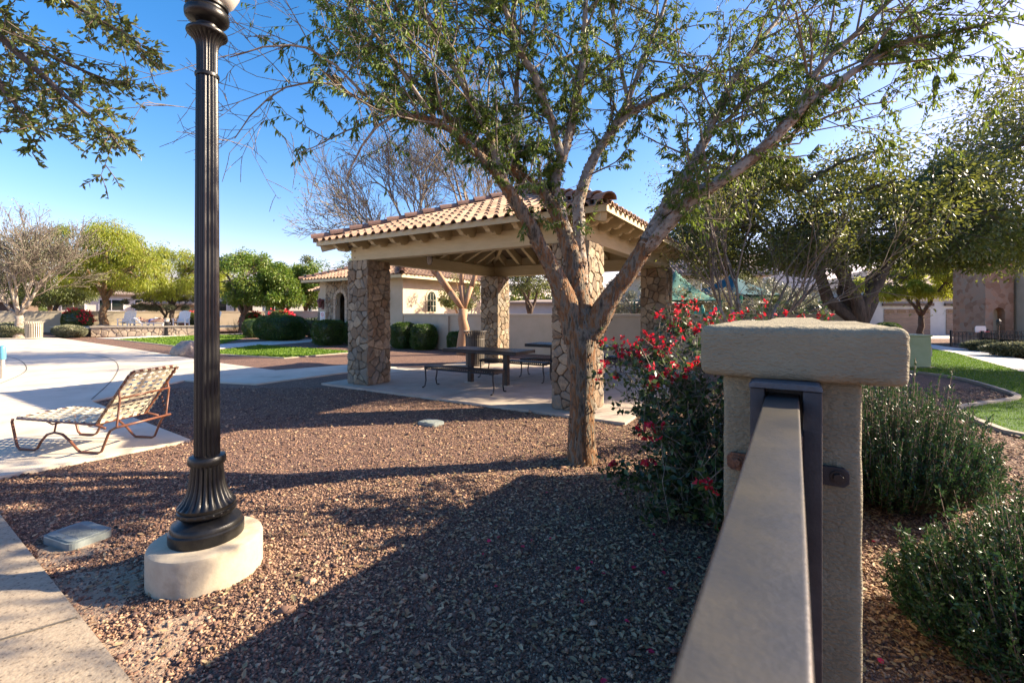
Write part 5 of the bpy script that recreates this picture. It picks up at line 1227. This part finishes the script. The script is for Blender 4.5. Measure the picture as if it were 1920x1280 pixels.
red_bush('red flowers above the big rounded hedge', (-15.0, 29.5, 0), 1.3, .6, 1.62, 6)
cw = empty('pool_gate_wall', (0, 0, 0), 0, 'low beige wall segment between the bright trees and the restroom', 'wall')
MB().box(-16.5, -10.8, 30.4, 30.6, 0, 1.5).build('wall', M['stucco_far'], cw); MB().box(-16.53, -10.77, 30.35, 30.65, 1.501, 1.58).build('cap', M['stucco_far'], cw)
sprig_shrub('ornamental_grass', 'pale tuft of dry ornamental grass left of the big rounded hedge', G(432, 626)+Vector((0,1,0)), .9, .6, 1.0, 160, 4, .12, 'leaf_tan', 84, up=2, Wd=.15)

# ------------------------------------------------------------------ right background
house('tiled_house', 'large beige two storey building with a weathered clay tile roof above the shade sails', 11.0, 21.5, 39, 9, 4.7, 0, M['stucco_far'], M['tile_grey'], [(-3.4,-2.2,2.9,3.9),(0,1.2,2.9,3.9),(3,4.2,2.9,3.9)], 2.6, .7, tiles=True, cat='building')
house('clubhouse', 'long low beige building with a flat pale eave behind the play area', 8.0, 20.5, 33, 5, 2.15, 0, M['stucco_far'], M['stucco_far'], [(-4.5,-3,.9,1.6),(-1.5,0,.9,1.6),(2.5,4.2,.9,1.6)], .25, .6, cat='building')
house('garden_shed', 'low grey building with a pale roof edge seen under the pavilion', -.6, 6.8, 34, 5, 2.25, 0, M['grey_stucco'], M['tile_grey'], [(1,2.6,.9,1.5)], .25, .5, cat='building')
def garage():
    t = empty('garage_block', (28.6, 30, 0), 0, 'pale grey garage block with two wide brown doors behind the palo verde', 'garage')
    MB().box(-5.2, 8, 0, 8, 0, 3.15).build('wall', M['grey_stucco'], t); MB().box(-5.2, 8, -.05, -.002, 2.2, 3.1).build('upper_band', M['stucco_far'], t)
    MB().add([(-5.7,-.5,3.16),(8.5,-.5,3.16),(8.5,8.5,3.16),(-5.7,8.5,3.16),(-2,4,4.7),(5,4,4.7)], [(0,1,5,4),(1,2,5),(2,3,4,5),(3,0,4),(0,3,2,1)]).build('roof', M['tile_grey'], t)
    for x0, x1 in ((-4.1, -1.1+.05), (.05+-.05, 6.0)):
        d = empty('door_set', (0,0,0)); bpy.data.objects.remove(d)
        m = MB()
        for i in range(5): m.box(x0, x1, -.04, -.0521+.05-.004, .02+i*.34, .34+i*.34)
        dr = m.build('garage_door', M['garage'], t, bevel=.008, seg=1)
        MB().box(x0-.15, x1+.15, -.16, -.051, 1.9, 2.1).build('lintel', M['trim_brown'], t)
        n = 4; w = (x1-x0)/n
        for i in range(n):
            p = MB().box(x0+i*w+.1, x0+(i+1)*w-.1, -.05, -.041, 1.45, 1.64).build('window', M['glass'], dr)
garage()
tw = empty('entry_tower', (21.95, 20.6, 0), -.05, 'reddish stone clad entry tower with an arched doorway at the right', 'building')
m = MB(); ax0, ax1, az = -.16, .36, 1.45; m.box(-.5, ax0, 0, 1.6, 0, 3.7); m.box(ax1, .72, 0, 1.6, 0, 3.7)
arc = [((ax0+ax1)/2+(ax1-ax0)/2*math.cos(R(180-i*15)), az+(ax1-ax0)/2*math.sin(R(180-i*15))) for i in range(13)]
m.prism([(ax0, 3.7), (ax0, az)]+arc[1:-1]+[(ax1, az), (ax1, 3.7)], 'y', 0, 1.6); m.build('stone_wall', M['brick'], tw)
MB().box(ax0-.05, ax1+.05, .35, .4, 0, 2).build('inner_wall', M['stucco_far'], tw); MB().box(-.65, .85, -.15, 1.8, 3.71, 3.82).build('roof', M['tile_grey'], tw)
hr = empty('house', (25.3, 19.9, 0), -.05, 'cream house front with a dark awning at the right edge', 'house')
MB().box(-2.5, 4, 0, 2.2, 0, 5.4).build('wall', M['stucco_far'], hr); MB().box(-2.8, 4.4, -.4, 2.6, 5.41, 5.6).build('roof', M['tile_grey'], hr)
f = MB().box(-1.75, -.4, -.05, -.003, .1, .85).build('window', M['white'], hr); MB().box(-1.66, -.5, -.065, -.051, .15, .78).build('pane', M['glass'], f)
MB().add([(-2.3,-.003,1.45),(2,-.003,1.45),(2,-.8,1.0),(-2.6,-.8,1.0),(-2.3,-.003,1.41),(2,-.003,1.41),(2,-.8,.96),(-2.6,-.8,.96)], [(0,1,2,3),(7,6,5,4),(3,2,6,7),(0,3,7,4),(1,5,6,2)]).build('awning', M['black_metal'], hr)
house('house', 'pale upper storey house showing above the garages through the trees', 19.5, 31, 46, 8, 6.4, 0, M['grey_stucco'], M['tile_grey'], [(-3,-1.8,4.4,5.4)], 1.6)
ub = empty('utility_box', (10.93, 12.55, 0), R(-8), 'pale green steel utility cabinet standing on the lawn right of the pilaster', 'utility box')
MB().box(-.42, .36, -.3, .3, .03, .84).build('cabinet', M['util_green'], ub, bevel=.01, seg=1); MB().box(-.44, .38, -.32, .32, .841, .89).build('lid', M['util_green'], ub, bevel=.012, seg=2)
MB().box(-.36, .30, -.315, -.301, .1, .58).build('door', M['util_green'], ub, bevel=.004, seg=1); MB().box(-.5, .44, -.38, .38, -.05, .03).build('pad', M['curb'], ub)
MB().box(.37, .52, -.1, .1, .3, .55).build('side_box', M['beige_metal'], ub); 
def iron_fence(pts, h, label, screen=True):
    t = empty('iron_fence', (0,0,0), 0, label, 'fence', 'black iron fences on the right')
    for a, b_ in zip(pts[:-1], pts[1:]):
        a, b_ = Vector((*a, 0)), Vector((*b_, 0)); d = b_-a; L = d.length; d.normalize(); m = MB()
        for z in (.12, h-.18, h): m.bar(a+Vector((0,0,z)), b_+Vector((0,0,z)), .03, .03)
        n = int(L/.13)
        for i in range(n+1): p = a+d*(L*i/n); m.bar(p+Vector((0,0,.05)), p+Vector((0,0,h)), .018, .018, up=Vector((1,0,0)))
        for i in range(n): p = a+d*(L*(i+.5)/n)+Vector((0,0,h-.09)); m.tube([p+d*.045*math.cos(k*math.pi/4)+Vector((0,0,.045*math.sin(k*math.pi/4))) for k in range(9)], .006, 4, cap=False)
        m.build('railing', M['black_metal'], t)
        for p in (a, b_): MB().box(p.x-.035, p.x+.035, p.y-.035, p.y+.035, 0, h+.08).build('post', M['black_metal'], t)
        if screen and a.x < 25:
            n_ = Vector((-d.y, d.x, 0))*.03; MB().add([a+n_+Vector((0,0,.1)), b_+n_+Vector((0,0,.1)), b_+n_+Vector((0,0,h-.2)), a+n_+Vector((0,0,h-.2))], [(0,1,2,3)]).build('mesh_screen', M['black_metal'], t)
iron_fence([(19.3, 20.0), (20.5, 19.7)], .62, 'short black iron fence return beside the sage shrub', False)
iron_fence([(18.6, 18.0), (17.9, 15.8), (19.4, 14.2)], .68, 'black iron fence with dark mesh along the path at the right edge')
iron_fence([(20.6, 19.7), (22.9, 19.3)], .68, 'black iron fence in front of the stone entry tower', False)
bh = empty('basketball_hoop', (18.9, 18.35, 0), .1, 'small white basketball backboard with a red rim behind the black fence', 'basketball hoop')
MB().prism([(-.22,.68),(.22,.68),(.25,.74),(.25,.88),(.2,.94),(-.2,.94),(-.25,.88),(-.25,.74)], 'y', 0, .02).build('backboard', M['white'], bh, bevel=.004, seg=1)
MB().tube([(.13*math.cos(k*math.pi/8), -.14+.13*math.sin(k*math.pi/8), .72) for k in range(17)], .014, 5, cap=False).build('rim', M['red_paint'], bh); MB().tube([(0,.04,0),(0,.04,.72)], .03, 8).build('pole', M['black_metal'], bh)
pl = empty('path_light', (17.75, 16.6, 0), 0, 'small black path lantern on a pole by the iron fence', 'path light')
MB().tube([(0,0,0),(0,0,1.02)], .018, 8).build('pole', M['black_metal'], pl); MB().lathe([(.05,1.02),(.07,1.06),(.07,1.16),(.085,1.17),(.03,1.25)], 6).build('lantern', M['black_metal'], pl)
def sail(label, c, hw, ze, za, m, rot=0):
    t = empty('shade_canopy', c, rot, label, 'shade canopy', 'pyramid shade canopies over the playground')
    n = 10; vs = []; idx = {}
    for i in range(-n, n+1):
        for j in range(-n, n+1):
            u, v = i/n, j/n; k = max(abs(u), abs(v)); z = ze+(za-ze)*(1-k)**1.5
            e = 1-.10*(1-min(abs(u), abs(v))/max(k, 1e-6))*k; idx[i, j] = len(vs); vs.append((u*hw*e, v*hw*e, z-.12*(1-(min(abs(u), abs(v))/max(k,1e-6))**2)*0))
    fs = [(idx[i,j], idx[i+1,j], idx[i+1,j+1], idx[i,j+1]) for i in range(-n, n) for j in range(-n, n)]
    o = MB().add(vs, fs).build('fabric', m, t, smooth=True); so_ = o.modifiers.new('thickness', 'SOLIDIFY'); so_.thickness = .03
    for sx in (-1, 1):
        for sy in (-1, 1): MB().tube([(sx*hw*.97, sy*hw*.97, 0), (sx*hw*.97, sy*hw*.97, ze-.02)], .06, 8).build('post', M['green_paint'], t)
sail('pale green pyramid shade canopy right of the rear right stone column', (9.35, 26, 0), 1.75, 2.15, 3.9, M['green_sail'], .2)
sail('blue and green shade canopy behind the multi-trunk tree', (14.2, 29.5, 0), 2.4, 2.55, 4.0, M['blue_sail'], .5)
sail('second pale green shade canopy just behind the blue one', (15.4, 31, 0), 2.6, 2.5, 3.6, M['green_sail'], .1)
pg = empty('playground_rail', (0,0,0), 0, 'green rounded playground posts just above the low wall behind the red flowers', 'playground equipment')
for i in range(16):
    p = at(1278+i*4.6+(i % 3), 590, 22); h_ = [1.62,1.78,1.55,1.6,1.5,1.62,1.5,1.75,1.85,1.7,1.5,1.55,1.62,1.8,1.72,1.85][i]
    MB().tube([(p.x, 22, 0), (p.x, 22, h_-.03), (p.x, 22, h_)], [.05,.05,.03], 8).build('post', M['green_paint'], pg, smooth=True)
MB().tube([(at(1276,590,22).x, 22, 1.35), (at(1350,590,22).x, 22, 1.35)], .03, 6).build('rail', M['green_paint'], pg)
# far tree belt that reads as one mass
q = np.random.default_rng(99); n = 26000; X = q.uniform(-90, 90, n); hh = 3.2+1.6*np.sin(X*.31)+1.1*np.sin(X*.83+1)+.6*np.sin(X*2.1)
P = np.stack([X, 62+q.uniform(0, 9, n), np.maximum(.1, hh*q.random(n)**.6)], 1)
ft = leaves('far_trees', P, q.normal(size=P.shape), .75, .55, M['leaf_olive'], None, r=q); tag(ft, 'far off belt of trees on the horizon behind the houses', 'trees', kind='stuff')
